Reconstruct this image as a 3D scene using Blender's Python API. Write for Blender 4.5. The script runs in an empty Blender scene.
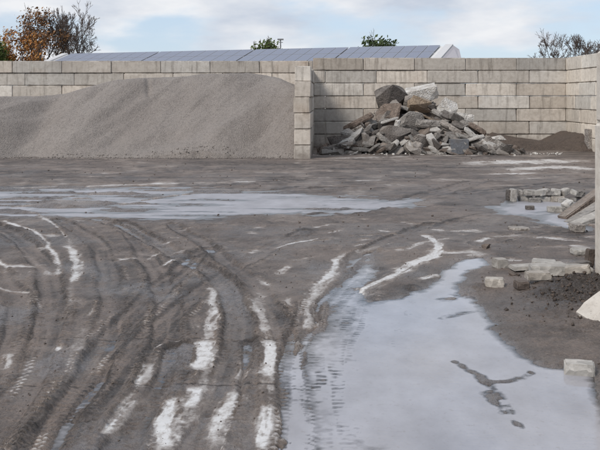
import bpy, bmesh, math, random
import numpy as np
from mathutils import Vector, Matrix, Euler
R = math.radians
random.seed(7)
SC = bpy.context.scene
C = SC.collection

# ------------------------------------------------------------------ camera, sky, sun, exposure
F, VX, VY, EYE = 850.0, 325.0, 96.0, 1.6          # focal length and principal point on a 600 x 450 frame
cam_d = bpy.data.cameras.new('camera'); cam = bpy.data.objects.new('camera', cam_d); C.objects.link(cam)
cam.location = (0, 0, EYE); cam.rotation_euler = (R(90), 0, 0)
cam_d.sensor_width = 36; cam_d.lens = F / 600 * 36
cam_d.shift_x = -(VX - 300) / 600; cam_d.shift_y = -(225 - VY) / 600
cam_d.clip_start = 0.05; cam_d.clip_end = 6000
SC.camera = cam

SUN_AZ, SUN_EL = 222, 42        # compass-like: degrees clockwise from +Y (sun stands behind the viewer, to the left)
sd = Vector((math.sin(R(SUN_AZ)) * math.cos(R(SUN_EL)), math.cos(R(SUN_AZ)) * math.cos(R(SUN_EL)), math.sin(R(SUN_EL))))
W = bpy.data.worlds.new('World'); SC.world = W; W.use_nodes = True
wn, wl = W.node_tree.nodes, W.node_tree.links
wn.clear()
wo = wn.new('ShaderNodeOutputWorld'); bg = wn.new('ShaderNodeBackground'); bg.inputs[1].default_value = 0.1
sky = wn.new('ShaderNodeTexSky'); sky.sky_type = 'NISHITA'; sky.sun_disc = False
sky.sun_elevation = R(SUN_EL); sky.sun_rotation = R(SUN_AZ); sky.air_density = 1.0; sky.dust_density = 0.6; sky.ozone_density = 1.6
tc = wn.new('ShaderNodeTexCoord')
mp = wn.new('ShaderNodeMapping'); mp.inputs['Scale'].default_value = (1.0, 1.0, 3.2); mp.inputs['Location'].default_value = (3.1, 0.4, 0.25)
n1 = wn.new('ShaderNodeTexNoise'); n1.inputs['Scale'].default_value = 6.0; n1.inputs['Detail'].default_value = 7; n1.inputs['Roughness'].default_value = 0.5
rp = wn.new('ShaderNodeValToRGB'); rp.color_ramp.elements[0].position = 0.38; rp.color_ramp.elements[1].position = 0.58
rp.color_ramp.interpolation = 'EASE'
n2 = wn.new('ShaderNodeTexNoise'); n2.inputs['Scale'].default_value = 8.5; n2.inputs['Detail'].default_value = 6
rp2 = wn.new('ShaderNodeValToRGB'); rp2.color_ramp.elements[0].position = 0.35; rp2.color_ramp.elements[1].position = 0.65
rp2.color_ramp.elements[0].color = (4.2, 4.65, 5.4, 1); rp2.color_ramp.elements[1].color = (6.4, 6.5, 6.7, 1)
veil = wn.new('ShaderNodeMixRGB'); veil.inputs[0].default_value = 0.72; veil.inputs[2].default_value = (4.1, 5.0, 6.3, 1)   # thin high cloud veil
mx = wn.new('ShaderNodeMixRGB')
wl.new(tc.outputs['Generated'], mp.inputs[0]); wl.new(mp.outputs[0], n1.inputs[0]); wl.new(mp.outputs[0], n2.inputs[0])
wl.new(n1.outputs[0], rp.inputs[0]); wl.new(n2.outputs[0], rp2.inputs[0])
wl.new(sky.outputs[0], veil.inputs[1]); wl.new(veil.outputs[0], mx.inputs[1]); wl.new(rp2.outputs[0], mx.inputs[2]); wl.new(rp.outputs[0], mx.inputs[0])
wl.new(mx.outputs[0], bg.inputs[0]); wl.new(bg.outputs[0], wo.inputs[0])

sun_d = bpy.data.lights.new('sun', 'SUN'); sun = bpy.data.objects.new('sun', sun_d); C.objects.link(sun)
sun_d.energy = 2.0; sun_d.angle = R(18); sun_d.color = (1.0, 0.95, 0.88)
sun.rotation_euler = sd.to_track_quat('Z', 'Y').to_euler(); sun.location = (0, 0, 40)

SC.view_settings.view_transform = 'Standard'; SC.view_settings.look = 'None'
SC.view_settings.exposure = 0.45; SC.view_settings.gamma = 1.0; SC.view_settings.use_curve_mapping = False
SC.render.engine = 'CYCLES'
SC.cycles.max_bounces = 5; SC.cycles.diffuse_bounces = 3; SC.cycles.glossy_bounces = 3; SC.cycles.transparent_max_bounces = 8
SC.cycles.use_denoising = True

# ------------------------------------------------------------------ helpers
def G(px, py, z=0.0):
    y = F * (EYE - z) / (py - VY)
    return ((px - VX) * y / F, y)
def P(px, py, y):
    return Vector(((px - VX) * y / F, y, EYE - (py - VY) * y / F))
def link(name, me, parent=None, mat=None):
    o = bpy.data.objects.new(name, me); C.objects.link(o)
    if mat is not None and me is not None and not me.materials: me.materials.append(mat)
    if parent is not None: o.parent = parent
    return o
def tag(o, label=None, cat=None, group=None, kind=None):
    if label: o['label'] = label
    if cat: o['category'] = cat
    if group: o['group'] = group
    if kind: o['kind'] = kind
    return o
def mesh_from_bm(bm, name, smooth=False):
    bmesh.ops.recalc_face_normals(bm, faces=bm.faces)
    me = bpy.data.meshes.new(name); bm.to_mesh(me); bm.free()
    if smooth: me.polygons.foreach_set('use_smooth', [True] * len(me.polygons))
    return me
def mesh_np(name, co, faces, smooth=True):
    """co (n,3) and faces (m,k) arrays -> mesh"""
    me = bpy.data.meshes.new(name); k = faces.shape[1]
    me.vertices.add(len(co)); me.vertices.foreach_set('co', co.astype(np.float32).ravel())
    me.loops.add(faces.size); me.loops.foreach_set('vertex_index', faces.astype(np.int32).ravel())
    me.polygons.add(len(faces)); me.polygons.foreach_set('loop_start', np.arange(0, faces.size, k, dtype=np.int32))
    if smooth: me.polygons.foreach_set('use_smooth', np.ones(len(faces), dtype=bool))
    me.update(); me.validate(); return me
def _h(ix, iy, seed):
    h = (ix.astype(np.int64) * 374761393 + iy.astype(np.int64) * 668265263 + seed * 1442695041) & 0xffffffff
    h = ((h ^ (h >> 13)) * 1274126177) & 0xffffffff
    h = ((h ^ (h >> 16)) * 2246822519) & 0xffffffff
    return ((h ^ (h >> 15)) & 0xffffff) / float(0xffffff)
def vn(x, y, seed=0):
    ix, iy = np.floor(x), np.floor(y); fx, fy = x - ix, y - iy
    fx = fx * fx * fx * (fx * (fx * 6 - 15) + 10); fy = fy * fy * fy * (fy * (fy * 6 - 15) + 10)
    a, b, c, d = _h(ix, iy, seed), _h(ix + 1, iy, seed), _h(ix, iy + 1, seed), _h(ix + 1, iy + 1, seed)
    return (a + (b - a) * fx) * (1 - fy) + (c + (d - c) * fx) * fy
def fbm(x, y, seed=0, oct=4):
    s, a, t = 0, 0.5, 0
    for k in range(oct):
        s = s + a * vn(x * 2 ** k + 17 * k, y * 2 ** k - 9 * k, seed + k); t += a; a *= 0.5
    return s / t
def ss(a, b, x):
    t = np.clip((x - a) / (b - a), 0, 1); return t * t * (3 - 2 * t)

# ------------------------------------------------------------------ materials
class NT:
    def __init__(s, name):
        s.m = bpy.data.materials.new(name); s.m.use_nodes = True
        s.n, s.l = s.m.node_tree.nodes, s.m.node_tree.links
        s.b = s.n['Principled BSDF']; s.out = s.n['Material Output']
    def new(s, t, **kw):
        q = s.n.new(t)
        for k, v in kw.items(): setattr(q, k, v)
        return q
    def put(s, sock, v):
        if hasattr(v, 'is_output') or isinstance(v, bpy.types.NodeSocket): s.l.new(v, sock)
        else: sock.default_value = v
    def pos(s, scale=(1, 1, 1), coord='pos'):
        if coord == 'pos': o = s.new('ShaderNodeNewGeometry').outputs['Position']
        else: o = s.new('ShaderNodeTexCoord').outputs['Object']
        m = s.new('ShaderNodeMapping'); s.l.new(o, m.inputs[0]); m.inputs['Scale'].default_value = scale
        return m.outputs[0]
    def noise(s, vec, scale, detail=4, rough=0.55):
        q = s.new('ShaderNodeTexNoise'); s.l.new(vec, q.inputs['Vector'])
        q.inputs['Scale'].default_value = scale; q.inputs['Detail'].default_value = detail; q.inputs['Roughness'].default_value = rough
        return q.outputs[0]
    def vor(s, vec, scale, out='Distance', feature='F1'):
        q = s.new('ShaderNodeTexVoronoi', feature=feature); s.l.new(vec, q.inputs['Vector']); q.inputs['Scale'].default_value = scale
        return q.outputs[out]
    def ramp(s, x, a, b, ca=(0, 0, 0, 1), cb=(1, 1, 1, 1)):
        q = s.new('ShaderNodeValToRGB'); s.put(q.inputs[0], x); e = q.color_ramp.elements
        e[0].position, e[1].position = a, b; e[0].color, e[1].color = ca, cb
        return q.outputs[0]
    def mix(s, f, a, b, mode='MIX'):
        q = s.new('ShaderNodeMixRGB', blend_type=mode); s.put(q.inputs[0], f); s.put(q.inputs[1], a); s.put(q.inputs[2], b)
        return q.outputs[0]
    def math(s, op, a, b=0.0, clamp=False):
        q = s.new('ShaderNodeMath', operation=op, use_clamp=clamp); s.put(q.inputs[0], a); s.put(q.inputs[1], b)
        return q.outputs[0]
    def bump(s, h, strength, dist):
        q = s.new('ShaderNodeBump'); s.put(q.inputs['Strength'], strength); q.inputs['Distance'].default_value = dist; s.put(q.inputs['Height'], h)
        s.l.new(q.outputs[0], s.b.inputs['Normal']); return q.outputs[0]
    def set(s, **kw):
        for k, v in kw.items(): s.put(s.b.inputs[k.replace('_', ' ')], v)
        return s.m
def c4(r, g, b): return (r, g, b, 1)

def concrete_mat(name, base, stain=0.5, objcol=True, streak=True, joints=True):
    t = NT(name); p = t.pos()
    col = t.mix(t.noise(p, 1.3, 6, 0.6), c4(*[v * 0.80 for v in base]), c4(*[v * 1.14 for v in base]))
    col = t.mix(t.ramp(t.noise(p, 9, 5, 0.65), 0.42, 0.72), col, c4(base[0] * 0.74, base[1] * 0.72, base[2] * 0.70))
    if streak:
        st = t.noise(t.pos((5, 5, 0.55)), 1.6, 5, 0.6)                      # rain streaks running down the faces
        col = t.mix(t.math('MULTIPLY', t.ramp(st, 0.52, 0.74), stain), col, c4(0.10, 0.085, 0.07))
        ru = t.noise(p, 0.9, 3, 0.5)
        col = t.mix(t.math('MULTIPLY', t.ramp(ru, 0.60, 0.78), 0.25), col, c4(0.36, 0.24, 0.15))
    if joints:
        sz = t.new('ShaderNodeSeparateXYZ'); t.l.new(t.pos(), sz.inputs[0])                     # mud splashed up from the yard
        spl = t.math('SUBTRACT', t.noise(p, 4.5, 6, .7), t.math('MULTIPLY', sz.outputs[2], 0.75))
        col = t.mix(t.math('MULTIPLY', t.ramp(spl, 0.16, 0.5), 0.55), col, c4(0.15, 0.12, 0.10))
        col = t.mix(t.math('MULTIPLY', t.ramp(t.noise(t.pos((.8, .8, 1.4)), 0.55, 6, .65), 0.48, 0.70), 0.45), col, c4(0.24, 0.215, 0.19))
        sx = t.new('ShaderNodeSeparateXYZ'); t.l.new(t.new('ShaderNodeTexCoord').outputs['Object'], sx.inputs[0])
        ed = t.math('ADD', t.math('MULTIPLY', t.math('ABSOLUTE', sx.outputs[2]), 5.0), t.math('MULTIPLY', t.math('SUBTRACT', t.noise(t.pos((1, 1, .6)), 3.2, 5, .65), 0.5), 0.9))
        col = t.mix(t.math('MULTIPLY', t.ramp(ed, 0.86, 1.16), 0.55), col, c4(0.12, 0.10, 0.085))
    if objcol:
        oi = t.new('ShaderNodeObjectInfo'); col = t.mix(1.0, col, oi.outputs['Color'], 'MULTIPLY')
    pit = t.ramp(t.vor(p, 38), 0.05, 0.16)
    spk = t.noise(p, 120, 3, 0.6)
    col = t.mix(t.math('MULTIPLY', t.math('SUBTRACT', 1.0, pit), 0.5), col, c4(0.16, 0.14, 0.125))
    t.bump(t.math('ADD', t.math('MULTIPLY', pit, 0.6), t.math('ADD', t.noise(p, 16, 6, 0.65), t.math('MULTIPLY', spk, 0.25))), 0.55, 0.012)
    return t.set(Base_Color=col, Roughness=0.88)
M = {}
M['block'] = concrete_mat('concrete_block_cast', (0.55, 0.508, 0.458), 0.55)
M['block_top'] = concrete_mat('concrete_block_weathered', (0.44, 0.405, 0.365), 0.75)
M['near'] = concrete_mat('concrete_pale_cast', (0.60, 0.55, 0.49), 0.25, joints=False)
def rubble_mat(name, a, b, sc=6.0, rel=.05, dust=.55):
    t = NT(name); p = t.pos(coord='obj')
    oi = t.new('ShaderNodeObjectInfo'); off = t.new('ShaderNodeVectorMath', operation='ADD')
    t.l.new(p, off.inputs[0]); q = t.math('MULTIPLY', oi.outputs['Random'], 37.0); t.l.new(q, off.inputs[1]); v = off.outputs[0]
    col = t.mix(t.ramp(t.noise(v, sc, 6, 0.65), 0.32, 0.68), c4(*a), c4(*b))
    ag = t.vor(v, 26, 'Color'); bw = t.new('ShaderNodeRGBToBW'); t.l.new(ag, bw.inputs[0])      # aggregate in the broken faces
    col = t.mix(t.math('MULTIPLY', t.ramp(bw.outputs[0], 0.55, 0.8), 0.45), col, c4(*[min(.8, x * 1.5) for x in b]))
    col = t.mix(t.math('MULTIPLY', t.ramp(t.noise(v, 2.3, 4), 0.5, 0.7), 0.5), col, c4(0.13, 0.105, 0.085))
    sn = t.new('ShaderNodeSeparateXYZ'); t.l.new(t.new('ShaderNodeNewGeometry').outputs['Normal'], sn.inputs[0])
    du = t.math('MULTIPLY', t.ramp(sn.outputs[2], 0.15, 0.85), t.ramp(t.noise(v, 5, 5, .7), 0.35, 0.65))
    col = t.mix(t.math('MULTIPLY', du, dust), col, c4(0.36, 0.325, 0.29))
    t.bump(t.math('ADD', t.noise(v, 11, 8, 0.7), t.math('MULTIPLY', t.vor(v, 26), 0.5)), 0.8, rel)
    return t.set(Base_Color=col, Roughness=0.92)
M['asphalt'] = rubble_mat('broken_asphalt', (0.055, 0.047, 0.043), (0.125, 0.108, 0.098))
M['grey'] = rubble_mat('broken_grey_concrete', (0.13, 0.118, 0.108), (0.29, 0.27, 0.25))
M['mid'] = rubble_mat('broken_dusty_concrete', (0.19, 0.165, 0.145), (0.35, 0.315, 0.285))
M['pale'] = rubble_mat('broken_pale_concrete', (0.45, 0.42, 0.385), (0.68, 0.645, 0.60))
M['tan'] = rubble_mat('tan_stone', (0.20, 0.145, 0.10), (0.33, 0.255, 0.185))
M['brown'] = rubble_mat('earthy_concrete', (0.10, 0.075, 0.06), (0.215, 0.165, 0.135))
M['slate'] = rubble_mat('dark_grey_cast_block', (0.085, 0.088, 0.095), (0.13, 0.135, 0.148), 2.0, .01)
M['paver'] = rubble_mat('grey_paver', (0.24, 0.225, 0.205), (0.40, 0.378, 0.35), 6, .012)
M['paver_beige'] = rubble_mat('beige_paver', (0.27, 0.24, 0.205), (0.43, 0.39, 0.345), 6, .012)
M['muddy'] = rubble_mat('muddy_paver', (0.06, 0.045, 0.037), (0.115, 0.088, 0.073), 6, .02, .12)

def heap_mat(name, a, b, grain=46, amt=0.35, far=0.035):
    t = NT(name); p = t.pos()
    col = t.mix(t.ramp(t.noise(p, 0.7, 5, 0.6), 0.3, 0.7), c4(*a), c4(*b))
    bw = t.new('ShaderNodeRGBToBW'); t.l.new(t.vor(p, grain, 'Color'), bw.inputs[0])
    col = t.mix(t.math('MULTIPLY', t.ramp(bw.outputs[0], 0.2, 0.8), amt), col, c4(*[x * 1.55 for x in b]))
    bw2 = t.new('ShaderNodeRGBToBW'); t.l.new(t.vor(p, grain * 0.6, 'Color'), bw2.inputs[0])
    col = t.mix(t.math('MULTIPLY', t.ramp(bw2.outputs[0], 0.6, 0.8), 0.3), col, c4(*[x * 0.5 for x in a]))
    t.bump(t.math('ADD', t.noise(p, grain * 0.35, 5, 0.75), t.math('MULTIPLY', t.vor(p, grain), 0.6)), 0.9, far)
    return t.set(Base_Color=col, Roughness=0.95)
M['gravel'] = heap_mat('grey_grit', (0.205, 0.178, 0.160), (0.250, 0.221, 0.201))
M['soil'] = heap_mat('dark_soil', (0.052, 0.038, 0.030), (0.092, 0.069, 0.055), 24, 0.25)

def ground_mat():
    t = NT('muddy_concrete_yard'); p = t.pos()
    at = t.new('ShaderNodeAttribute', attribute_name='mask'); sp = t.new('ShaderNodeSeparateColor'); t.l.new(at.outputs['Color'], sp.inputs[0])
    pale, wet, joint, tone = sp.outputs[0], sp.outputs[1], sp.outputs[2], at.outputs['Alpha']
    fine = t.noise(p, 48, 6, 0.75); med = t.noise(p, 6.5, 7, 0.66); big = t.noise(p, 0.9, 4, 0.55); grit = t.noise(p, 170, 3, 0.7)
    tn = t.math('ADD', t.math('MULTIPLY', tone, 0.75), t.math('MULTIPLY', med, 0.30))
    mud = t.mix(t.ramp(tn, 0.30, 0.74), c4(0.030, 0.022, 0.018), c4(0.215, 0.167, 0.139))
    mud = t.mix(t.math('MULTIPLY', t.ramp(big, 0.35, 0.7), 0.25), mud, c4(0.138, 0.106, 0.089))
    mud = t.mix(t.math('MULTIPLY', t.ramp(fine, 0.51, 0.70), 0.55), mud, c4(0.275, 0.225, 0.193))
    mud = t.mix(t.math('MULTIPLY', t.ramp(fine, 0.32, 0.49, c4(1, 1, 1), c4(0, 0, 0)), 0.7), mud, c4(0.036, 0.029, 0.026))
    mud = t.mix(t.math('MULTIPLY', t.ramp(grit, 0.55, 0.68), 0.40), mud, c4(0.36, 0.32, 0.29))
    mud = t.mix(t.math('MULTIPLY', t.ramp(grit, 0.32, 0.45, c4(1, 1, 1), c4(0, 0, 0)), 0.5), mud, c4(0.030, 0.024, 0.021))
    mud = t.mix(t.math('MULTIPLY', wet, 0.40), mud, c4(0.092, 0.076, 0.067))
    mud = t.mix(t.math('MULTIPLY', t.ramp(wet, 0.80, 1.0), t.ramp(t.noise(t.pos((1, .35, 1)), 24, 5, .7), 0.34, 0.60, c4(.1, .1, .1), c4(.75, .75, .75))), mud, c4(0.235, 0.225, 0.232))   # thin grey slurry left in the wet ruts
    pl = t.math('ADD', pale, t.math('ADD', t.math('MULTIPLY', t.math('SUBTRACT', med, 0.5), 0.55), t.math('MULTIPLY', t.math('SUBTRACT', fine, 0.5), 0.60)))
    pm = t.math('MULTIPLY', t.ramp(pl, 0.36, 0.82), t.ramp(t.noise(t.pos((1, .6, 1)), 30, 6, .72), 0.30, 0.52, c4(.35, .35, .35), c4(1, 1, 1)))
    halo = t.ramp(pl, 0.02, 0.50)
    slab = t.mix(t.noise(p, 14, 5, 0.6), c4(0.47, 0.445, 0.425), c4(0.68, 0.66, 0.64))  # colour of the pale patches
    col = t.mix(t.math('MULTIPLY', halo, 0.6), mud, c4(0.31, 0.25, 0.21))
    col = t.mix(pm, col, slab)
    jn = t.ramp(t.math('ADD', joint, t.math('MULTIPLY', t.math('SUBTRACT', med, 0.5), 0.9)), 0.3, 0.7)
    col = t.mix(t.math('MULTIPLY', jn, 0.8), col, c4(0.05, 0.042, 0.038))
    rough = t.math('SUBTRACT', 0.68, t.math('MULTIPLY', wet, 0.46))
    rough = t.math('SUBTRACT', rough, t.math('MULTIPLY', pm, 0.25))
    rough = t.math('ADD', rough, t.math('MULTIPLY', t.math('SUBTRACT', fine, 0.5), 0.5), True)
    hgt = t.math('ADD', fine, t.math('ADD', t.math('MULTIPLY', med, 1.2), t.math('MULTIPLY', grit, 0.3)))
    st = t.math('SUBTRACT', 0.95, t.math('MULTIPLY', pm, 0.85))
    t.bump(hgt, st, 0.018)
    return t.set(Base_Color=col, Roughness=rough)
M['ground'] = ground_mat()

def water_mat():
    t = NT('milky_puddle_water'); p = t.pos()
    at = t.new('ShaderNodeAttribute', attribute_name='mask'); sp = t.new('ShaderNodeSeparateColor'); t.l.new(at.outputs['Color'], sp.inputs[0])
    n = t.noise(t.pos((1.0, 0.6, 1)), 3.2, 5, 0.6)
    col = t.mix(t.ramp(n, 0.3, 0.72), c4(0.265, 0.255, 0.268), c4(0.375, 0.366, 0.39))
    col = t.mix(t.math('MULTIPLY', t.ramp(t.noise(p, 26, 5, 0.75), 0.56, 0.76), 0.6), col, c4(0.20, 0.175, 0.155))
    bp = t.new('ShaderNodeBump'); bp.inputs['Strength'].default_value = 0.10; bp.inputs['Distance'].default_value = 0.004
    t.l.new(t.noise(t.pos((1, 2.2, 1)), 22, 2, 0.5), bp.inputs['Height'])
    t.l.new(bp.outputs[0], t.b.inputs['Normal'])
    t.set(Base_Color=col, Roughness=t.math('ADD', 0.06, t.math('MULTIPLY', sp.outputs[1], 0.36)), IOR=1.42)
    tr = t.new('ShaderNodeBsdfTransparent'); gl = t.new('ShaderNodeBsdfGlossy'); t.put(gl.inputs['Roughness'], t.math('ADD', 0.06, t.math('MULTIPLY', sp.outputs[1], 0.36)))
    t.l.new(bp.outputs[0], gl.inputs['Normal'])
    fr = t.new('ShaderNodeFresnel'); fr.inputs[0].default_value = 1.40
    m1 = t.new('ShaderNodeMixShader'); t.l.new(fr.outputs[0], m1.inputs[0]); t.l.new(tr.outputs[0], m1.inputs[1]); t.l.new(gl.outputs[0], m1.inputs[2])
    m2 = t.new('ShaderNodeMixShader')
    dep = t.math('ADD', sp.outputs[0], t.math('MULTIPLY', t.math('SUBTRACT', t.noise(p, 12, 4, 0.65), 0.5), 0.28))
    dep = t.math('SUBTRACT', dep, t.math('MULTIPLY', sp.outputs[1], t.math('MULTIPLY', t.noise(t.pos((.5, 2.2, 1)), 2.6, 6, .7), 0.75)))
    t.l.new(t.ramp(dep, 0.0, 0.60), m2.inputs[0]); t.l.new(m1.outputs[0], m2.inputs[1]); t.l.new(t.b.outputs[0], m2.inputs[2])
    t.l.new(m2.outputs[0], t.out.inputs[0])
    return t.m
M['water'] = water_mat()

def plain(name, col, rough=0.6, var=0.25, metal=0.0, sc=8):
    t = NT(name); p = t.pos(coord='obj'); n = t.noise(p, sc, 4)
    col = t.mix(n, c4(*[x * (1 - var) for x in col]), c4(*[min(1, x * (1 + var)) for x in col]))
    return t.set(Base_Color=col, Roughness=rough, Metallic=metal)
M['panel'] = plain('solar_cells', (0.175, 0.19, 0.245), 0.4, 0.08)
M['alu'] = plain('dark_anodised_frame', (0.26, 0.27, 0.31), 0.45, 0.1)
M['roofsheet'] = plain('roof_sheet', (0.62, 0.61, 0.60), 0.6, 0.1)
M['trim'] = plain('white_verge_trim', (0.52, 0.51, 0.51), 0.6, 0.08)
M['shedwall'] = plain('shed_cladding', (0.40, 0.39, 0.38), 0.7, 0.1)
M['bark'] = plain('bark', (0.085, 0.066, 0.055), 0.9, 0.3)
M['twig'] = plain('twig', (0.10, 0.075, 0.065), 0.9, 0.3)
M['lamp'] = plain('galvanised_pole', (0.16, 0.16, 0.17), 0.6, 0.1)
def leaf_mat(name, a, b):
    t = NT(name); oi = t.new('ShaderNodeNewGeometry')
    col = t.mix(oi.outputs['Random Per Island'], c4(*a), c4(*b))
    return t.set(Base_Color=col, Roughness=0.7)
M['leaf_brown'] = leaf_mat('autumn_brown_leaf', (0.16, 0.075, 0.03), (0.29, 0.155, 0.07))
M['leaf_orange'] = leaf_mat('autumn_orange_leaf', (0.28, 0.095, 0.02), (0.40, 0.20, 0.05))
M['leaf_green'] = leaf_mat('green_leaf', (0.05, 0.085, 0.015), (0.115, 0.145, 0.03))
M['leaf_dark'] = leaf_mat('dark_green_leaf', (0.025, 0.045, 0.012), (0.06, 0.085, 0.025))

# ------------------------------------------------------------------ the yard: one height field with ruts, puddle hollows and pale patches
# features were measured on the picture and converted to ground metres (x right, y away from the viewer)
def line(pts, n=10):
    g = np.array([G(*q) for q in pts]); out = []
    for i in range(len(g) - 1):                       # Catmull-Rom
        p0, p1, p2, p3 = g[max(i - 1, 0)], g[i], g[i + 1], g[min(i + 2, len(g) - 1)]
        for k in range(n):
            t = k / n
            out.append(0.5 * (2 * p1 + (p2 - p0) * t + (2 * p0 - 5 * p1 + 4 * p2 - p3) * t * t + (3 * p1 - p0 - 3 * p2 + p3) * t ** 3))
    out.append(g[-1]); return np.array(out)
# tyre tracks: points, half width (m), depth, lug height, wetness
TR = [
 ([(95,220),(125,232),(150,262),(165,300),(166,340),(152,390),(125,455)], .105, .020, .005, .35),
 ([(118,224),(165,250),(215,278),(238,312),(238,345),(222,390),(198,455)], .115, .024, .008, 1.0),
 ([(172,226),(225,262),(262,297),(284,335),(291,390),(292,455)], .085, .022, .008, .75),
 ([(428,226),(362,255),(325,290),(303,330),(288,380),(282,455)], .085, .022, .006, .9),
 ([(366,272),(336,312),(322,350),(318,400),(320,460)], .17, .014, .022, .5),
 ([(372,300),(356,340),(350,390),(352,430)], .09, .012, .018, .4),
 ([(412,290),(404,330),(402,370),(408,410)], .06, .006, .022, .3),
 ([(-6,226),(30,250),(50,282),(48,330),(25,385),(-20,455)], .11, .020, .006, .3),
 ([(-15,262),(12,292),(20,330),(3,372),(-30,410)], .10, .022, .010, .3),
 ([(58,221),(95,245),(110,282),(110,320),(95,365),(55,430),(38,458)], .10, .018, .006, .3),
 ([(208,250),(150,300),(110,345),(75,400),(50,455)], .11, .014, .008, .25),
 ([(305,233),(250,262),(190,302),(133,357),(92,410),(66,458)], .10, .014, .008, .25),
 ([(180,350),(165,390),(140,420),(118,458)], .10, .018, .012, 1.0),
 ([(250,345),(246,390),(240,455)], .06, .012, .009, .8),
 ([(0,206),(100,196),(250,192),(430,187)], .14, .012, .004, .7),
 ([(-10,214),(130,207),(300,210),(450,197),(592,181)], .14, .014, .006, .6),
 ([(-10,199),(150,190),(300,183),(420,178)], .14, .010, .004, .6),
 ([(60,222),(110,205),(210,197),(330,186)], .12, .012, .004, .7),
 ([(318,217),(372,208),(430,196),(480,182)], .20, .020, .012, .5),
 ([(-10,175),(200,172),(420,170),(600,166)], .15, .012, .004, .3),
 ([(480,246),(520,238),(590,236)], .12, .014, .008, .4),
 ([(440,228),(500,214),(590,206)], .12, .014, .008, .4),
]
# pale patches between the ruts: points, half width (m), strength
PL = [
 ([(6,222),(40,238),(57,258),(59,278)], .022, .85), ([(30,212),(54,226),(68,240)], .018, .6), ([(69,247),(76,264),(73,287)], .042, .85),
 ([(-2,288),(28,297)], .016, .9), ([(30,256),(52,279)], .03, .5), ([(0,262),(4,275)], .02, .7),
 ([(211,288),(214,308),(210,336)], .040, .8), ([(204,342),(200,360),(199,378)], .055, 1.05), ([(196,390),(189,418)], .042, .95), ([(173,400),(169,430),(165,458)], .042, 1.0),
 ([(263,300),(267,338)], .045, .6), ([(268,342),(268,384)], .052, 1.05), ([(245,360),(236,388)], .035, 1.0), ([(234,394),(222,425),(208,458)], .038, 1.05),
 ([(271,406),(265,430),(259,458)], .030, 1.05), ([(281,436),(278,458)], .03, .9), ([(299,342),(296,360)], .022, .95),
 ([(341,260),(318,290),(305,334)], .042, .9), ([(155,364),(142,384),(134,397)], .040, .95), ([(142,400),(125,424),(106,444)], .042, 1.05),
 ([(99,358),(86,378)], .024, .8), ([(14,356),(2,374)], .024, .9), ([(61,350),(58,357)], .020, .8), ([(32,372),(20,392)], .03, .4), ([(48,430),(26,450)], .03, .55),
 ([(60,404),(66,412)], .03, .6), ([(30,352),(50,352)], .02, .5),
 ([(424,237),(437,243),(434,256),(414,267),(388,279),(345,301)], .040, 1.05), ([(425,262),(400,271),(392,275)], .026, .85), ([(440,276),(418,283)], .028, .9),
 ([(493,240),(474,245)], .045, .95), ([(345,240),(400,236)], .03, .55), ([(380,231),(395,234)], .03, .8), ([(455,240),(420,246),(405,252)], .035, .6),
 ([(355,255),(372,250),(392,246)], .03, .7), ([(366,246),(350,250)], .02, .7),
 ([(160,246),(172,243)], .02, .8), ([(152,262),(160,256)], .022, .8), ([(164,268),(180,260)], .022, .75), ([(168,258),(182,252)], .018, .7), ([(186,280),(200,268)], .02, .5),
 ([(276,250),(300,244)], .02, .7), ([(285,247),(322,241)], .02, .8), ([(312,230),(336,226)], .03, .7), ([(328,236),(340,232)], .03, .7), ([(280,278),(290,268)], .03, .6), ([(255,280),(270,290)], .03, .55),
 ([(478,165),(520,163),(592,162)], .42, 1.05), ([(500,171),(560,168),(598,172)], .32, .95), ([(470,176),(540,174)], .10, .5), ([(505,181),(565,178)], .08, .45),
 ([(486,240),(530,238),(590,244)], .07, .65), ([(520,250),(560,249),(590,252)], .06, .5), ([(530,233),(500,232)], .05, .5), ([(588,258),(592,262)], .07, .7),
 ([(0,190),(120,186),(300,182)], .05, .5), ([(120,205),(160,198),(200,193)], .05, .5), ([(155,186),(160,184)], .10, .8), ([(0,208),(60,204)], .05, .4),
 ([(330,183),(420,180)], .05, .4), ([(318,160),(420,157),(520,155)], .10, .5), ([(270,160),(300,158)], .08, .5), ([(40,160),(140,159)], .06, .4), ([(182,232),(200,228)], .02, .6),
 ([(214,282),(209,330),(203,376),(190,420),(163,460)], .055, .55), ([(258,292),(267,340),(270,395),(262,440),(257,460)], .055, .5), ([(346,254),(318,290),(303,338),(296,366)], .045, .55), ([(160,355),(140,388),(104,446)], .045, .5), ([(248,352),(234,394),(207,460)], .05, .5), ([(86,330),(70,372),(40,430)], .05, .35), ([(30,340),(0,400)], .05, .4), ([(70,240),(77,268),(72,296),(60,330)], .04, .4), ([(442,242),(424,264),(385,284),(340,304)], .05, .45),
 ([(58,300),(52,306)], .02, .4), ([(75,303),(78,312)], .03, .5), ([(90,312),(84,322)], .02, .4), ([(120,300),(128,290)], .03, .35), ([(196,318),(200,335)], .03, .5),
 ([(155,318),(160,330)], .03, .35), ([(290,300),(296,312)], .02, .4),
]
POOL_NEAR = [(372,254),(348,276),(330,300),(312,336),(302,380),(298,470),(640,470),(602,372),(570,364),(545,363),(530,354),(512,340),(498,329),(506,324),(482,312),(474,302),(462,290),(470,276),(492,265),(480,257),(455,262),(438,280),(420,292),(392,298),(372,300),(362,288),(378,268)]
POOL_FAR = [(500,207),(520,201),(552,199),(580,204),(566,213),(582,220),(578,229),(556,226),(548,217),(512,214)]
POOL_STRIP = [(-60,190),(60,186),(160,188),(260,190),(340,197),(450,202),(370,211),(300,214),(230,217),(160,221),(100,219),(30,221),(-60,218)]
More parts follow.
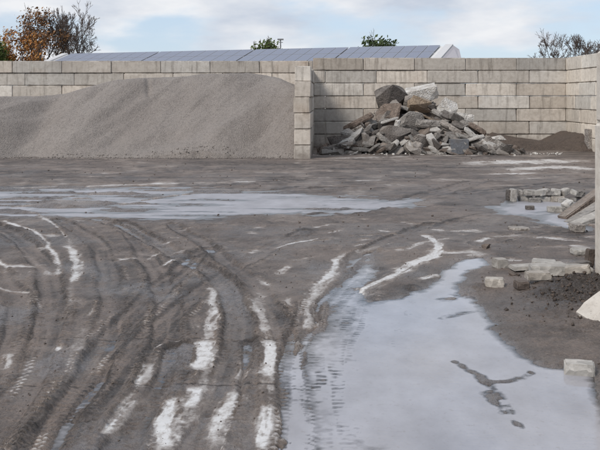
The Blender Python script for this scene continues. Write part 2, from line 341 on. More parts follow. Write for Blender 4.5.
def poly_sd(x, y, poly):
    """signed distance, inside positive"""
    g = [G(*q) for q in poly]; d = np.full(x.shape, 1e9); ins = np.zeros(x.shape, bool); n = len(g)
    for i in range(n):
        (ax, ay), (bx, by) = g[i], g[(i + 1) % n]
        ex, ey = bx - ax, by - ay; t = np.clip(((x - ax) * ex + (y - ay) * ey) / (ex * ex + ey * ey), 0, 1)
        d = np.minimum(d, (x - ax - t * ex) ** 2 + (y - ay - t * ey) ** 2)
        c = (ay > y) != (by > y); ins ^= c & (x < ex * (y - ay) / (ey if abs(ey) > 1e-9 else 1e-9) + ax)
    d = np.sqrt(d); return np.where(ins, d, -d)
def curve_uv(x, y, L, reach):
    """distance across and along the polyline for points near it (inf elsewhere)"""
    v = np.full(x.shape, 9.0); u = np.zeros(x.shape)
    idx = np.nonzero((x > L[:, 0].min() - reach) & (x < L[:, 0].max() + reach) & (y > L[:, 1].min() - reach) & (y < L[:, 1].max() + reach))[0]
    if len(idx) == 0: return v, u
    xs, ys = x[idx], y[idx]; vb = np.full(xs.shape, 9.0); ub = np.zeros(xs.shape); s = 0.0
    for i in range(len(L) - 1):
        ax, ay = L[i]; ex, ey = L[i + 1] - L[i]; ll = math.hypot(ex, ey)
        if ll < 1e-6: continue
        k = np.nonzero((np.abs(xs - ax - ex / 2) < abs(ex) / 2 + reach) & (np.abs(ys - ay - ey / 2) < abs(ey) / 2 + reach))[0]
        if len(k):
            t = np.clip(((xs[k] - ax) * ex + (ys[k] - ay) * ey) / (ll * ll), 0, 1)
            dx, dy = xs[k] - ax - t * ex, ys[k] - ay - t * ey; dd = np.hypot(dx, dy)
            w = dd < np.abs(vb[k]); kk = k[w]
            vb[kk] = dd[w] * np.sign(dx[w] * ey - dy[w] * ex + 1e-12); ub[kk] = s + t[w] * ll
        s += ll
    v[idx] = vb; u[idx] = ub; return v, u
TRL = [(line(t[0]),) + t[1:] for t in TR]; PLL = [(line(t[0], 6),) + t[1:] for t in PL]
MOUND = G(582, 318)
def yard(x, y):
    """height and masks (pale, wet, joint) of the yard at points x, y"""
    wx = x + 0.10 * (fbm(x * 1.7, y * 1.7, 3, 3) - .5); wy = y + 0.16 * (fbm(x * 1.7, y * 1.7, 8, 3) - .5)
    far = ss(6, 14, y)
    z = 0.030 + 0.020 * (fbm(x * 0.5, y * 0.5, 21, 3) - .5) + 0.012 * (fbm(x * 3, y * 3, 22, 4) - .5) + 0.016 * (fbm(x * 14, y * 14, 23, 3) - .5) * (1 + far) + .006 * (fbm(x * 38, y * 38, 24, 2) - .5)
    pale = np.zeros(x.shape); tone = 0.5 + 0.5 * (fbm(x * 1.1, y * .8, 33, 5) - .5) + (.12 + .5 * far) * (fbm(x * .45, y * 3.5, 34, 4) - .5) + .55 * (fbm(x * 5, y * 5, 35, 5) - .5); wet = 0.18 + 0.75 * ss(.42, .66, fbm(x * 1.3, y * 1.3, 31, 5)) * (1 - .4 * far)
    # hollows that hold water
    dn = poly_sd(wx, wy, POOL_NEAR); jag = 0.20 * (fbm(x * 2.2, y * 2.2, 41, 5) - .5)
    z -= (0.036 * ss(-0.24, 0.16, dn + jag) + .026 * ss(.05 - .10 * ss(.0, .6, x), .75 - .62 * ss(.0, .6, x), dn + jag)); inpool = ss(-0.02, 0.12, dn + jag)
    df = poly_sd(wx, wy, POOL_FAR); z -= 0.085 * ss(-.5, .3, df + 2 * jag)
    dst = poly_sd(wx, wy, POOL_STRIP)
    z -= 0.080 * ss(-.7, .9, dst + 5 * jag) * (-.08 + 1.6 * fbm(x * 0.30, y * 3.0, 43, 5) + 2.0 * (fbm(x * 1.1, y * 5, 44, 5) - .5))
    wet = np.maximum(wet, 0.9 * ss(-.5, .3, dst)); wet = np.maximum(wet, ss(-.25, .05, dn + jag))
    # pale patches
    for L, hw, a in PLL:
        v, u = curve_uv(wx, wy, L, hw * 4 + 0.05)
        k = np.nonzero(np.abs(v) < 8)[0]
        if not len(k): continue
        vk, uk = v[k], u[k]; ln = ((L[1:] - L[:-1]) ** 2).sum(1) ** .5; end = np.minimum(uk, ln.sum() - uk)
        nz = vn(uk * 5 / (1 + hw), vk / hw * 1.3 + hw * 90, 53) + .8 * vn(uk * 22, vk / hw * 3 + 7, 54) + .9 * vn(uk * 2.5, vk * 85, 55) - 1.35
        q = a * (1 - ss(-.1, 1.7, np.abs(vk) / hw * .8 + 1.0 * nz)) * (.15 + .85 * ss(-.04, .05 + hw * 1.6, end + .9 * hw * nz))
        q = np.maximum(q, .36 * a * (1 - ss(.2, 3.0, np.abs(vk) / hw + .8 * nz)) * ss(-.1, .1, end))
        pale[k] = np.maximum(pale[k], q)
    pale += (0.22 + .16 * far) * ss(.50, .78, fbm(x * 2.0, y * 1.2, 51, 4))
    sl = ss(7.0, 7.8, y) * (1 - ss(10.6, 11.6, y)); pale = np.maximum(pale, sl * .60 * ss(.60, .84, fbm((x + y * .6) * 3.0 + 3, (y - x * .35) * 4.5, 56, 4)))
    pale = np.maximum(pale, .42 * ss(13, 15, y) * ss(.56, .80, fbm(x * .9, y * 3.2, 57, 5)))
    pale *= 0.6 + 0.7 * fbm(x * 7, y * 7, 52, 3)
    # ruts
    for L, hw, dep, lug, w in TRL:
        v, u = curve_uv(wx * .7 + x * .3, wy * .7 + y * .3, L, hw * 2.2)
        if not (np.abs(v) < 8).any(): continue
        fade = 0.5 + 0.6 * vn(u * 0.9, u * 0 + hw * 100, 61)
        cn = np.clip(v / hw, -1.2, 1.2) * 1.5 + 4.5; ci = np.floor(cn); cf = np.abs(cn - ci - .5) * 2
        uj = u + .02 * vn(u * 4, ci * 2.7, 70); ph_ = (uj / 0.055 + ci * .37 + .25 * vn(u * 11, v * 40, 75)) % 1.0; dash = (1 - ss(.26, .36, np.abs(ph_ - .5))) * (1 - ss(.72, .95, cf)) * ss(.40, .72, .6 * vn(u * 2.3 + ci * 9, ci * 3.1, 67) + .5 * vn(u * 14, v * 30, 76))
        tooth = np.where(np.abs(v) < hw * .98, dash * 1.4 - .45, np.sin(2 * math.pi * u / .055))
        e = np.abs(v) / (hw * (1 + 0.10 * np.clip(tooth * 2, -1, 1)))
        inn = 1 - ss(.78, 1.04, e)
        z -= inn * dep * .86 * fade * (1 - .35 * inpool)
        z += inn * lug * .6 * fade * (.15 + 1.3 * vn(u * 1.7, v * 3, 66)) * np.clip(tooth, -1, 1)
        z += dep * 0.55 * fade * np.exp(-((e - 1.22) / .20) ** 2) * (0.25 + 1.3 * fbm(x * 11, y * 11, 62, 3)) * (1 - .75 * inpool)
        
        wide = 1 - ss(.9, 1.7, e)
        tone += wide * 1.0 * (fbm(u * 1.1, v * 34 + hw * 70, 64, 4) - .5) - .48 * np.exp(-((e - 1.02) / .12) ** 2) * fade + .13 * inn * (1 - ss(.6, .95, e)) - .16 * inn * fade * np.clip(tooth, 0, 1) * min(1, lug / .008)
        gl = (1 - far) * ss(.52, .80, vn(u * 1.6 + hw * 300, np.sign(v) * 3.3, 68) + .25 * (vn(u * 9, v * 60, 69) - .5))  # wet glints beside the rut edges, painted in through the pale mask
        pale = np.maximum(pale * (1 - .45 * inn * fade), .62 * gl * np.exp(-((e - 1.38) / .17) ** 2) * (1 - inpool)); wet = np.maximum(wet, inn * w * fade)
    fl = .92 * ss(.15, .5, pale) * (1 - inpool); z = z * (1 - fl) + .022 * fl
    # smeared mud and a few ridges standing in the near puddle
    for pts, hw, hgt in [([(458,362),(478,374),(490,386),(500,400),(520,425)], .032, .060), ([(484,380),(505,378),(526,371)], .026, .062), ([(486,392),(496,404),(505,412)], .04, .062), ([(470,312),(440,318)], .05, .035), ([(446,300),(480,290)], .08, .045)]:
        v, u = curve_uv(wx, wy, line(pts), .3)
        z += hgt * np.exp(-(v / hw) ** 2) * (-.30 + 1.75 * fbm(x * 14, y * 14, 71, 4))
    z += inpool * (.006 * (fbm(x * 2.4, y * 2.4, 73, 3) - .5))
    z = np.where((dn > .05) & (z > 0), .010 * np.tanh(z / .022) + .004 * (fbm(x * 30, y * 30, 74, 2) - .3), z)
    # mud bank heaped against the right-hand wall
    dx, dy = (x - MOUND[0] - .30) / .58, (y - MOUND[1] - .55) / .55; r2 = dx * dx + dy * dy
    bank = np.exp(-r2 * 1.5); tone -= .45 * ss(.1, .5, bank); z += bank * (0.10 + 0.16 * (fbm(x * 5, y * 5, 81, 4) - .4) + 0.10 * (fbm(x * 14, y * 14, 82, 4) - .5) + .03 * (fbm(x * 45, y * 45, 84, 2) - .5))
    b2 = np.exp(-1.5 * (((x - MOUND[0] - .1) / .6) ** 2 + ((y - MOUND[1] + .2) / .7) ** 2)); z += b2 * (.02 + .03 * (fbm(x * 22, y * 22, 85, 3) - .5) + .07 * (fbm(x * 6, y * 6, 83, 4) - .4)); tone -= .25 * b2
    pale *= 1 - ss(.1, .4, bank); wet *= 1 - .6 * ss(.1, .4, bank)
    # slab joints
    ja = np.exp(-((y - 5.53 - .012 * np.sin(x * 3)) / .011) ** 2) * ss(-2.2, -1.9, x) * (1 - ss(-.1, .0, x))
    jb = np.exp(-((y - 4.66 - .010 * np.sin(x * 2 + 1)) / .010) ** 2) * ss(-2.6, -2.3, x) * (1 - ss(1.0, 1.1, x))
    jc = np.exp(-((y - 6.9) / .014) ** 2) * ss(-3.2, -2.9, x) * (1 - ss(-1.2, -.9, x)) * .5
    joint = np.maximum(np.maximum(ja, jb), jc) * (1 - .7 * inpool)
    z -= 0.008 * joint
    return z, np.clip(pale, 0, 1), np.clip(wet, 0, 1), np.clip(joint, 0, 1), np.clip(tone, 0, 1)
def H(x, y):
    return float(yard(np.array([float(x)]), np.array([float(y)]))[0][0])

cos, fcs, off = [], [], 0
REG = [(-3.0, 3.5, 3.0, 6.5, .0095, .0095), (-5.5, 5.5, 6.5, 11.0, .019, .019), (-12.0, 9.0, 11.0, 22.0, .05, .04), (-12.0, 9.0, 22.0, 28.0, .1, .1)]
for x0, x1, y0, y1, rx, ry in REG:
    nx, ny = int(round((x1 - x0) / rx)) + 1, int(round((y1 - y0) / ry)) + 1
    X, Y = np.meshgrid(np.linspace(x0, x1, nx), np.linspace(y0, y1, ny)); cos.append(np.stack([X.ravel(), Y.ravel()], 1))
    i = (np.arange(ny - 1)[:, None] * nx + np.arange(nx - 1)[None]).ravel() + off
    fcs.append(np.stack([i, i + 1, i + 1 + nx, i + nx], 1)); off += nx * ny
x0, x1, y0, y1, r = -34, 34, -10, 42, .5                       # coarse surroundings
nx, ny = int((x1 - x0) / r) + 1, int((y1 - y0) / r) + 1
X, Y = np.meshgrid(np.linspace(x0, x1, nx), np.linspace(y0, y1, ny)); cos.append(np.stack([X.ravel(), Y.ravel()], 1))
ii, jj = np.meshgrid(np.arange(nx - 1), np.arange(ny - 1)); cx, cy = x0 + (ii + .5) * r, y0 + (jj + .5) * r
keep = np.ones(cx.shape, bool)
for a, b, c, d, _, _ in REG: keep &= ~((cx > a) & (cx < b) & (cy > c) & (cy < d))
i = (jj * nx + ii)[keep] + off; fcs.append(np.stack([i, i + 1, i + 1 + nx, i + nx], 1))
XY = np.concatenate(cos); FC = np.concatenate(fcs)
Z, PA, WE, JO, TO = yard(XY[:, 0], XY[:, 1])
me = mesh_np('yard', np.column_stack([XY, Z]), FC)
ca = me.color_attributes.new('mask', 'FLOAT_COLOR', 'POINT')
ca.data.foreach_set('color', np.column_stack([PA, WE, JO, TO]).astype(np.float32).ravel())
tag(link('yard', me, mat=M['ground']), 'muddy concrete yard with tyre ruts and pale patches', kind='structure')
# water lies level in every hollow
low = (Z < 0.003)
for nm, lab, ya, yb in (('puddle', 'milky grey puddle across the near right of the yard', 0, 9.3), ('puddle', 'shallow wet strip and puddles across the middle of the yard', 9.3, 30)):
    fm = low[FC].any(1) & (XY[FC[:, 0], 1] >= ya) & (XY[FC[:, 0], 1] < yb); f = FC[fm]
    us, inv = np.unique(f, return_inverse=True); f = inv.reshape(-1, 4)
    me = mesh_np('puddle', np.column_stack([XY[us], np.zeros(len(us))]), f)
    ca = me.color_attributes.new('mask', 'FLOAT_COLOR', 'POINT'); dp = np.clip(-Z[us] / 0.035, 0, 1)
    ca.data.foreach_set('color', np.column_stack([dp, ss(8, 11, XY[us, 1]), dp, np.ones(len(us))]).astype(np.float32).ravel())
    tag(link(nm, me, mat=M['water']), lab, kind='structure')
bm = bmesh.new()
bmesh.ops.create_grid(bm, x_segments=1, y_segments=1, size=2500); me = mesh_from_bm(bm, 'ground')
g = link('ground', me, mat=plain('far_field', (0.10, 0.10, 0.06), 0.95, 0.2, sc=.05)); g.location.z = -0.16; tag(g, 'flat open ground around the yard', kind='structure')

# ------------------------------------------------------------------ walls of stacked concrete blocks
BM_CACHE = {}
def block_mesh(L, T, Hh, mat, var):
    key = (round(L, 2), round(T, 2), round(Hh, 2), mat.name, var)
    if key in BM_CACHE: return BM_CACHE[key]
    rnd = random.Random(hash(key[:3]) % 9999 + var * 31)
    bm = bmesh.new(); bmesh.ops.create_cube(bm, size=1)
    for v in bm.verts: v.co = Vector((v.co.x * (L - .006), v.co.y * (T - .006), v.co.z * (Hh - .005)))
    bmesh.ops.bevel(bm, geom=bm.edges[:], offset=.020, segments=1, affect='EDGES')
    for v in bm.verts:
        v.co += Vector((rnd.uniform(-1, 1), rnd.uniform(-1, 1), rnd.uniform(-1, 1))) * .003
    if var % 3 == 0:                                            # a knocked-off corner
        c = Vector((rnd.choice((-1, 1)) * L / 2, -T / 2, rnd.choice((-1, 1)) * Hh / 2))
        for v in bm.verts:
            if (v.co - c).length < .07: v.co += (Vector((0, 0, 0)) - c).normalized() * rnd.uniform(.005, .022)
    me = mesh_from_bm(bm, 'concrete_block'); me.materials.append(mat); BM_CACHE[key] = me; return me
def wall(name, label, origin, rz, courses, T=.4, hb=.4, top=None, cat='wall', tint=None, depth_off=None):
    """courses: list bottom-up of [(start, length), ...] along local x; wall face at local y = 0, body behind it"""
    t = link(name, None); t.location = origin; t.rotation_euler = (0, 0, rz); tag(t, label, cat)
    rnd = random.Random(name + label)
    for k, row in enumerate(courses):
        for s, L in row:
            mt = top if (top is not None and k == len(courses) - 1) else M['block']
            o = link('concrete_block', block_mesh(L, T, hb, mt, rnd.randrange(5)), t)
            dy = rnd.uniform(-.022, .016) + (depth_off(k, s) if depth_off else 0)
            o.location = (s + L / 2, T / 2 + dy, hb * (k + .5)); o.rotation_euler = (rnd.uniform(-.002, .002), 0, rnd.uniform(-.004, .004))
            b = rnd.uniform(.80, 1.16); w = rnd.uniform(-.015, .045)
            o.color = (b * (1 + w), b, b * (1 - w), 1)
    return t
def bond(a, b, phase, L=1.6):
    """cut the stretch a..b at phase + k*L"""
    cuts = [a]; k = math.ceil((a + .12 - phase) / L)
    while phase + k * L < b - .12: cuts.append(phase + k * L); k += 1
    cuts.append(b); return [(cuts[i], cuts[i + 1] - cuts[i]) for i in range(len(cuts) - 1)]
YB = 26.65                                                     # face of the rear wall of the rubble bay
XR = (566 - VX) * YB / F                                       # face of the right-hand bay wall
ph = (363.6 - VX) * YB / F
XD0, XD1 = -.775, -.355                                        # dividing wall
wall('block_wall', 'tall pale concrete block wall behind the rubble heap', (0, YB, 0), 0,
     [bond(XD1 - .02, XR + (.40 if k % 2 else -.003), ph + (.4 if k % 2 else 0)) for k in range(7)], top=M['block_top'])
YL = 27.5; phl = (61.9 - VX) * YL / F
rows = []
for k in range(7):
    rows.append(bond(-16.0, XD1 - .03, phl + (0 if k % 2 == 0 else .4)))
rows[6] = [(s, L) for s, L in rows[6]]
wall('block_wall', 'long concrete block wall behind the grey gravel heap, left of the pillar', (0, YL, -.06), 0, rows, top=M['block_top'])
YD = 21.25                                                     # end of the dividing wall that faces the viewer
dl = YB - YD - .01
def div_off(k, s): return {5: .0}.get(k, 0)
rows = [bond(0 if k < 5 else .35, dl, [.4, 1.2, .8, 1.6, .4, .95][k]) for k in range(6)]
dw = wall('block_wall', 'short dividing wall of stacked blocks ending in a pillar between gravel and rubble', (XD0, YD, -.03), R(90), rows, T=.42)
# local x runs away from the viewer; the body must lie to the right of the origin
for o in dw.children: o.location.y -= .42; o.location.y += random.uniform(-.012, .012)
rl = 13.0
rows = [bond((.404 if k % 2 else 0) - .4, rl, [1.2, 1.6, 1.4, .9, 1.3, 1.5, 1.6][k]) for k in range(7)]
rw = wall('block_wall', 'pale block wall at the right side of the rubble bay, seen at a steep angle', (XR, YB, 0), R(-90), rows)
for o in rw.children: o.color = (o.color[0] * 1.22, o.color[1] * 1.22, o.color[2] * 1.2, 1)  # blocks tinted brighter: the stronger light on this face put into their colour
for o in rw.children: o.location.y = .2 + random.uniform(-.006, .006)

# near wall end at the right edge: a tall base unit with a second unit on top
XN, YN = (593 - VX) * 7.2 / F, 7.2
nw = link('retaining_wall', None); nw.location = (XN, YN - .82, 0); tag(nw, 'smooth pale concrete wall end cut off by the right edge of the picture', 'wall')
for x, L, z0, h, jx in [(0, 1.2, -.08, 1.455, 0), (1.205, 1.2, -.08, 1.455, .01), (0.02, 1.6, 1.381, .60, .015), (1.625, 1.2, 1.381, .60, .0)]:
    o = link('concrete_block', block_mesh(L, .8, h, M['near'], 1), nw); o.location = (x + L / 2, .4 + jx, z0 + h / 2); o.color = (1, 1, 1, 1)

# ------------------------------------------------------------------ heaps
def grid_heap(name, x0, x1, y0, y1, res, fn, mat, label, cat, kind=None, parent=None):
    nx, ny = int((x1 - x0) / res) + 1, int((y1 - y0) / res) + 1
    X, Y = np.meshgrid(np.linspace(x0, x1, nx), np.linspace(y0, y1, ny)); z = fn(X.ravel(), Y.ravel())
    i = (np.arange(ny - 1)[:, None] * nx + np.arange(nx - 1)[None]).ravel(); f = np.stack([i, i + 1, i + 1 + nx, i + nx], 1)
    f = f[(z[f] > -.06).any(1)]; us, inv = np.unique(f, return_inverse=True)
    me = mesh_np(name, np.column_stack([X.ravel(), Y.ravel(), z])[us], inv.reshape(-1, 4))
    o = link(name, me, parent, mat); tag(o, label, cat, kind=kind); return o
def prof(x, pts, y):
    """crest height from picture points (px, py) at depth y"""
    xs = np.array([(a - VX) * y / F for a, b in pts]); zs = np.array([EYE - (b - VY) * y / F for a, b in pts])
    return np.interp(x, xs, zs)
CREST = [(-140, 80), (-60, 88), (0, 97), (48, 96.5), (72, 93), (98, 86), (122, 80), (160, 77.5), (186, 76), (200, 73.5), (222, 74), (246, 73), (266, 75), (282, 79), (297, 86)]
def gravel_z(x, y):
    toe = 21.55 + .22 * (fbm(x * .5, x * 0 + 3, 91, 3) - .5) + .10 * (fbm(x * 2.2, x * 0 + 3, 92, 3) - .5)
    # fresh slides run down the face obliquely, from upper right to lower left
    s = x * .80 + (y - 21.5) * -.60
    rid = fbm(s * .8 + 5, (y + x) * .10, 93, 3)
    fold = 1.25 * (rid - .5) + .24 * (fbm(s * 3.1, (y + x) * .3, 94, 3) - .5)
    bulge = .9 * np.exp(-((x + 9.2) / .9) ** 2) - .7 * np.exp(-((x + 7.7) / .5) ** 2) + .5 * np.exp(-((x + 3.2) / 1.1) ** 2) - .3 * np.exp(-((x + 1.6) / .4) ** 2)
    d = y - toe - fold * ss(.0, .8, y - toe) + bulge * .6
    front = d * .70
    cr = prof(x, CREST, 25.0) + .05 * (fbm(x * 1.3, y * 1.3, 95, 4) - .5)
    z = np.minimum(front, cr)
    k = .16; hh = np.clip(.5 + .5 * (cr - front) / k, 0, 1); z = cr * (1 - hh) + front * hh - k * hh * (1 - hh)
    z = np.minimum(z, cr - np.clip(y - 25.2, 0, 9) * .22 + .12 * (fbm(x * .9, y * .9, 96, 3) - .5) * ss(24.8, 26, y))
    # slumps beside the pillar, and the small crack near the top
    z -= .10 * np.exp(-((x + 5.05 + (y - 24.3) * .25) / .07) ** 2) * ss(23.9, 24.1, y) * (1 - ss(24.6, 24.8, y))
    z += .022 * (fbm(x * 7, y * 7, 97, 4) - .5) + .03 * (fbm(x * 2.5, y * 2.5, 98, 3) - .5)
    return np.where(y < toe - .05, -.2, np.maximum(z, -.1))
grid_heap('gravel_heap', -15.5, XD0 - .005, 21.0, YL - .02, .045, gravel_z, M['gravel'], 'long grey heap of fine gravel piled against the block wall', 'gravel heap')
def soil_z(x, y):
    cr = prof(x, [(470, 152), (486, 140), (496, 134), (520, 139), (545, 142), (566, 133), (580, 132)], 26.0)
    z = np.minimum(cr, (y - 24.4 - .3 * (fbm(x * 1.2, y * 0 + 2, 101, 3) - .5)) * .42 + .30 * ss(6.6, 7.5, x) * ss(23.2, 24.4, y))
    return z + .05 * (fbm(x * 3, y * 3, 102, 4) - .5) + .02
grid_heap('soil_heap', 3.9, XR - .004, 22.8, YB - .004, .06, soil_z, M['soil'], 'low heap of dark brown soil in the corner of the block walls', 'soil heap')
HC = [(312, 158), (320, 150), (345, 134), (365, 122), (380, 106), (395, 97), (420, 94), (440, 103), (456, 114), (470, 124), (490, 140), (508, 152), (520, 160)]
def core_z(x, y):
    cr = prof(x, HC, 24.6)
    z = np.minimum((y - 23.25) / 1.1, cr) - np.clip(y - 25.4, 0, 5) * .5 - .14
    return z + .22 * (fbm(x * 2.3, y * 2.3, 111, 4) - .5)
grid_heap('rubble_fill', -.33, 5.4, 22.9, YB - .01, .07, core_z, M['brown'], 'dark earth and crushed debris filling the gaps of the rubble heap', 'rubble', kind='stuff')

# ------------------------------------------------------------------ broken pieces
def noise3(v, s, k):
    return math.sin(v.x * 7.1 * s + k) * math.sin(v.y * 6.3 * s + 2 * k) + .6 * math.sin(v.z * 9.7 * s + v.x * 5 * s + 3 * k) + .4 * math.sin((v.y + v.z) * 17 * s + k)
def lump(w, d, h, seed, n=16, rough=.05, cuts=2):
    rnd = random.Random(seed); bm = bmesh.new()
    for _ in range(n):
        v = Vector((rnd.gauss(0, 1), rnd.gauss(0, 1), rnd.gauss(0, 1))).normalized()
        q = max(abs(v.x), abs(v.y), abs(v.z)); v = v / (q ** .6) * rnd.uniform(.80, 1.0)
        bm.verts.new(v)
    r = bmesh.ops.convex_hull(bm, input=bm.verts)
    bmesh.ops.delete(bm, geom=[e for e in r['geom_interior'] if isinstance(e, bmesh.types.BMVert)], context='VERTS')
    if cuts: bmesh.ops.subdivide_edges(bm, edges=bm.edges[:], cuts=cuts, use_grid_fill=True)
    xs = [v.co for v in bm.verts]; mn = [min(c[i] for c in xs) for i in range(3)]; mxx = [max(c[i] for c in xs) for i in range(3)]
    for v in bm.verts:
        c = Vector([(v.co[i] - (mn[i] + mxx[i]) / 2) / ((mxx[i] - mn[i]) / 2) for i in range(3)])
        c *= 1 + rough * noise3(c, .55, seed % 17)
        v.co = Vector((c.x * w / 2, c.y * d / 2, c.z * h / 2))
    return mesh_from_bm(bm, 'rubble')
def slab(w, d, h, seed, rough=.012, corners=7, box=.75):
    """broken flat plate: irregular outline, two parallel faces, ragged rim"""
    rnd = random.Random(seed); ring = []
    for i in range(corners):
        a = 2 * math.pi * (i + rnd.uniform(-.3, .3)) / corners
        q = max(abs(math.cos(a)), abs(math.sin(a))); r = (1 / q ** box) * rnd.uniform(.84, 1.0); ring.append((math.cos(a) * r, math.sin(a) * r))
    mxx = max(abs(p[0]) for p in ring); mxy = max(abs(p[1]) for p in ring); ring = [(x / mxx, y / mxy) for x, y in ring]
    fine = []
    for i in range(corners):
        (ax, ay), (bx, by) = ring[i], ring[(i + 1) % corners]
        for k in range(3): t = k / 3; fine.append((ax + (bx - ax) * t + (rnd.uniform(-.03, .03) if k else 0), ay + (by - ay) * t + (rnd.uniform(-.03, .03) if k else 0)))
    bm = bmesh.new(); rows = []
    for z, sc in ((-1, .93), (-.45, 1.0), (.45, .99), (1, .94)):
        rows.append([bm.verts.new((x * w / 2 * sc * rnd.uniform(.97, 1.02), y * d / 2 * sc * rnd.uniform(.97, 1.02), z * h / 2 + rnd.uniform(-rough, rough) * (abs(z) < 1))) for x, y in fine])
    n = len(fine)
    for r in range(3):
        for i in range(n): bm.faces.new((rows[r][i], rows[r][(i + 1) % n], rows[r + 1][(i + 1) % n], rows[r + 1][i]))
    for rr, zz in ((rows[0], -1), (rows[3], 1)):
        c = bm.verts.new((0, 0, zz * h / 2 + rnd.uniform(0, rough) * zz))
        for i in range(n): bm.faces.new((rr[i], rr[(i + 1) % n], c))
    return mesh_from_bm(bm, 'slab')
def brick(w, d, h, seed, bev=.008, wear=.004):
    rnd = random.Random(seed); bm = bmesh.new(); bmesh.ops.create_cube(bm, size=1)
    for v in bm.verts: v.co = Vector((v.co.x * w, v.co.y * d, v.co.z * h))
    bmesh.ops.subdivide_edges(bm, edges=bm.edges[:], cuts=1, use_grid_fill=True)
    bmesh.ops.bevel(bm, geom=[e for e in bm.edges if e.calc_face_angle(0) > .5], offset=bev, segments=2, affect='EDGES')
    k = Vector((rnd.choice((-1, 1)) * w / 2, rnd.choice((-1, 1)) * d / 2, h / 2))
    for v in bm.verts:
        v.co += Vector((rnd.uniform(-1, 1), rnd.uniform(-1, 1), rnd.uniform(-1, 1))) * wear
        q = (v.co - k).length
        if q < .3 * min(w, h, d): v.co -= k.normalized() * .010
    return mesh_from_bm(bm, 'brick')
def heap_y(py): return 24.81 / (1 + 1.1 * (py - VY) / F)
GRP = 'broken chunks in the rubble heap'
seedc = [100]
def chunk(kind, x0, y0, x1, y1, mat, label, roll=0, dep=None, pitch=0, yaw=None, dy=0, thick=None, cat='rubble', name='rubble_chunk', n=11, rough=.035):
    seedc[0] += 1; s = seedc[0]; rnd = random.Random(s)
    px, py = (x0 + x1) / 2, (y0 + y1) / 2; y = heap_y(min(py + (y1 - y0) * .3, 155)) + dy; k = y / F
    w, h = (x1 - x0) * k, (y1 - y0) * k
    d = dep if dep else .8 * (w + h) / 2
    if kind == 'lump': me = lump(w * 1.08, d, h * 1.10, s, n, rough)
    elif kind == 'slab': me = slab(w, d, thick if thick else h, s)
    else: me = brick(w, d, h, s, .012, .003)
    o = link(name, me, None, M[mat]); c = P(px, py, y); o.location = (c.x, y + d * .18, c.z)
    o.rotation_euler = Euler((R(pitch), R(roll), R(rnd.uniform(-14, 14) if yaw is None else yaw)), 'XYZ')
    tag(o, label, cat, GRP); return o
chunk('lump', 377, 86, 407, 113, 'asphalt', 'big dark boulder of broken asphalt high on the left shoulder of the heap', roll=-12, n=12)
chunk('lump', 405, 84, 438, 100, 'pale', 'whitish crumbly concrete lump crowning the rubble heap', n=16, rough=.08)
chunk('lump', 408, 98, 432, 115, 'tan', 'tan brown rounded boulder just below the whitish top lump', roll=12, n=14)
chunk('lump', 403, 96, 415, 107, 'mid', 'small beige wedge between dark boulder and tan boulder')
chunk('lump', 379, 104, 404, 132, 'brown', 'large earthy brown slab leaning below the dark asphalt boulder', roll=-20, n=12)
chunk('lump', 397, 112, 425, 131, 'grey', 'rounded grey concrete boulder in the middle of the heap', dy=-.12, n=17)
chunk('lump', 381, 127, 414, 143, 'asphalt', 'dark flattish boulder under the rounded grey one', roll=8, dy=-.12, n=14)
chunk('slab', 342, 111, 376, 133, 'brown', 'long reddish brown slab leaning up to the right at the left flank', roll=-28, dep=.55, thick=.17)
chunk('lump', 362, 117, 381, 130, 'grey', 'angular grey piece beside the upper end of the brown slab', roll=-20)
chunk('lump', 360, 128, 378, 142, 'grey', 'grey broken piece beneath the long brown slab', roll=10)
chunk('lump', 364, 116, 372, 124, 'pale', 'small whitish flake on the grey piece near the brown slab', dy=-.12)
chunk('lump', 394, 120, 400, 127, 'pale', 'small white fragment against the rounded grey boulder', dy=-.3)
chunk('lump', 386, 114, 391, 118, 'pale', 'tiny white fragment on the earthy brown slab', dy=-.12)
chunk('lump', 342, 129, 358, 143, 'grey', 'grey block below the lower end of the brown slab')
chunk('lump', 328, 136, 351, 153, 'asphalt', 'dark lump at the far left foot of the heap', n=12)
chunk('lump', 353, 140, 374, 152, 'mid', 'light grey broken piece low on the left flank')
chunk('slab', 374, 133, 400, 150, 'grey', 'dark grey curved plate tilted under the dark flat boulder', roll=38, dep=.4, thick=.14)
chunk('lump', 404, 135, 430, 152, 'mid', 'light grey faceted block at the foot of the heap centre', dy=-.08, n=12)
chunk('lump', 370, 143, 396, 156, 'brown', 'brownish flat lump at the heap foot left of the faceted block', n=11)
chunk('slab', 342, 149, 362, 156, 'mid', 'flat pale plate lying at the left foot of the heap', dep=.4, thick=.10, roll=3)
chunk('slab', 410, 117, 447, 130, 'grey', 'wide grey plate jutting out over a dark hollow', roll=3, dep=1.2, thick=.22)
chunk('slab', 414, 111, 434, 121, 'tan', 'thin beige plate below the tan boulder', roll=26, dep=.7, thick=.06)
chunk('lump', 437, 98, 457, 114, 'pale', 'clean white chunk right of the tan boulder', n=13, dy=-.05)
chunk('slab', 455, 112, 475, 124, 'pale', 'pale wedge resting on the right slope below the white chunk', roll=10, dep=.6, thick=.24)
chunk('slab', 430, 110, 452, 124, 'grey', 'grey plate sliding right from under the white chunk', roll=38, dep=.6, thick=.14)
chunk('slab', 436, 118, 472, 142, 'mid', 'longest grey plank slab leaning down the right slope', roll=33, dep=.5, thick=.15, dy=-.1)
chunk('slab', 452, 114, 484, 136, 'grey', 'narrow slab leaning down right behind the longest one', roll=34, dep=.5, thick=.13, dy=.1)
chunk('slab', 466, 122, 490, 138, 'brown', 'small brown slab at the lower right slope', roll=32, dep=.5, thick=.14)
chunk('slab', 431, 130, 451, 138, 'mid', 'flat grey piece above the dark hollow left of the dark cube', roll=-4, dep=.6, thick=.17)
chunk('lump', 430, 137, 447, 149, 'brown', 'brownish block left of the dark cube', n=12)
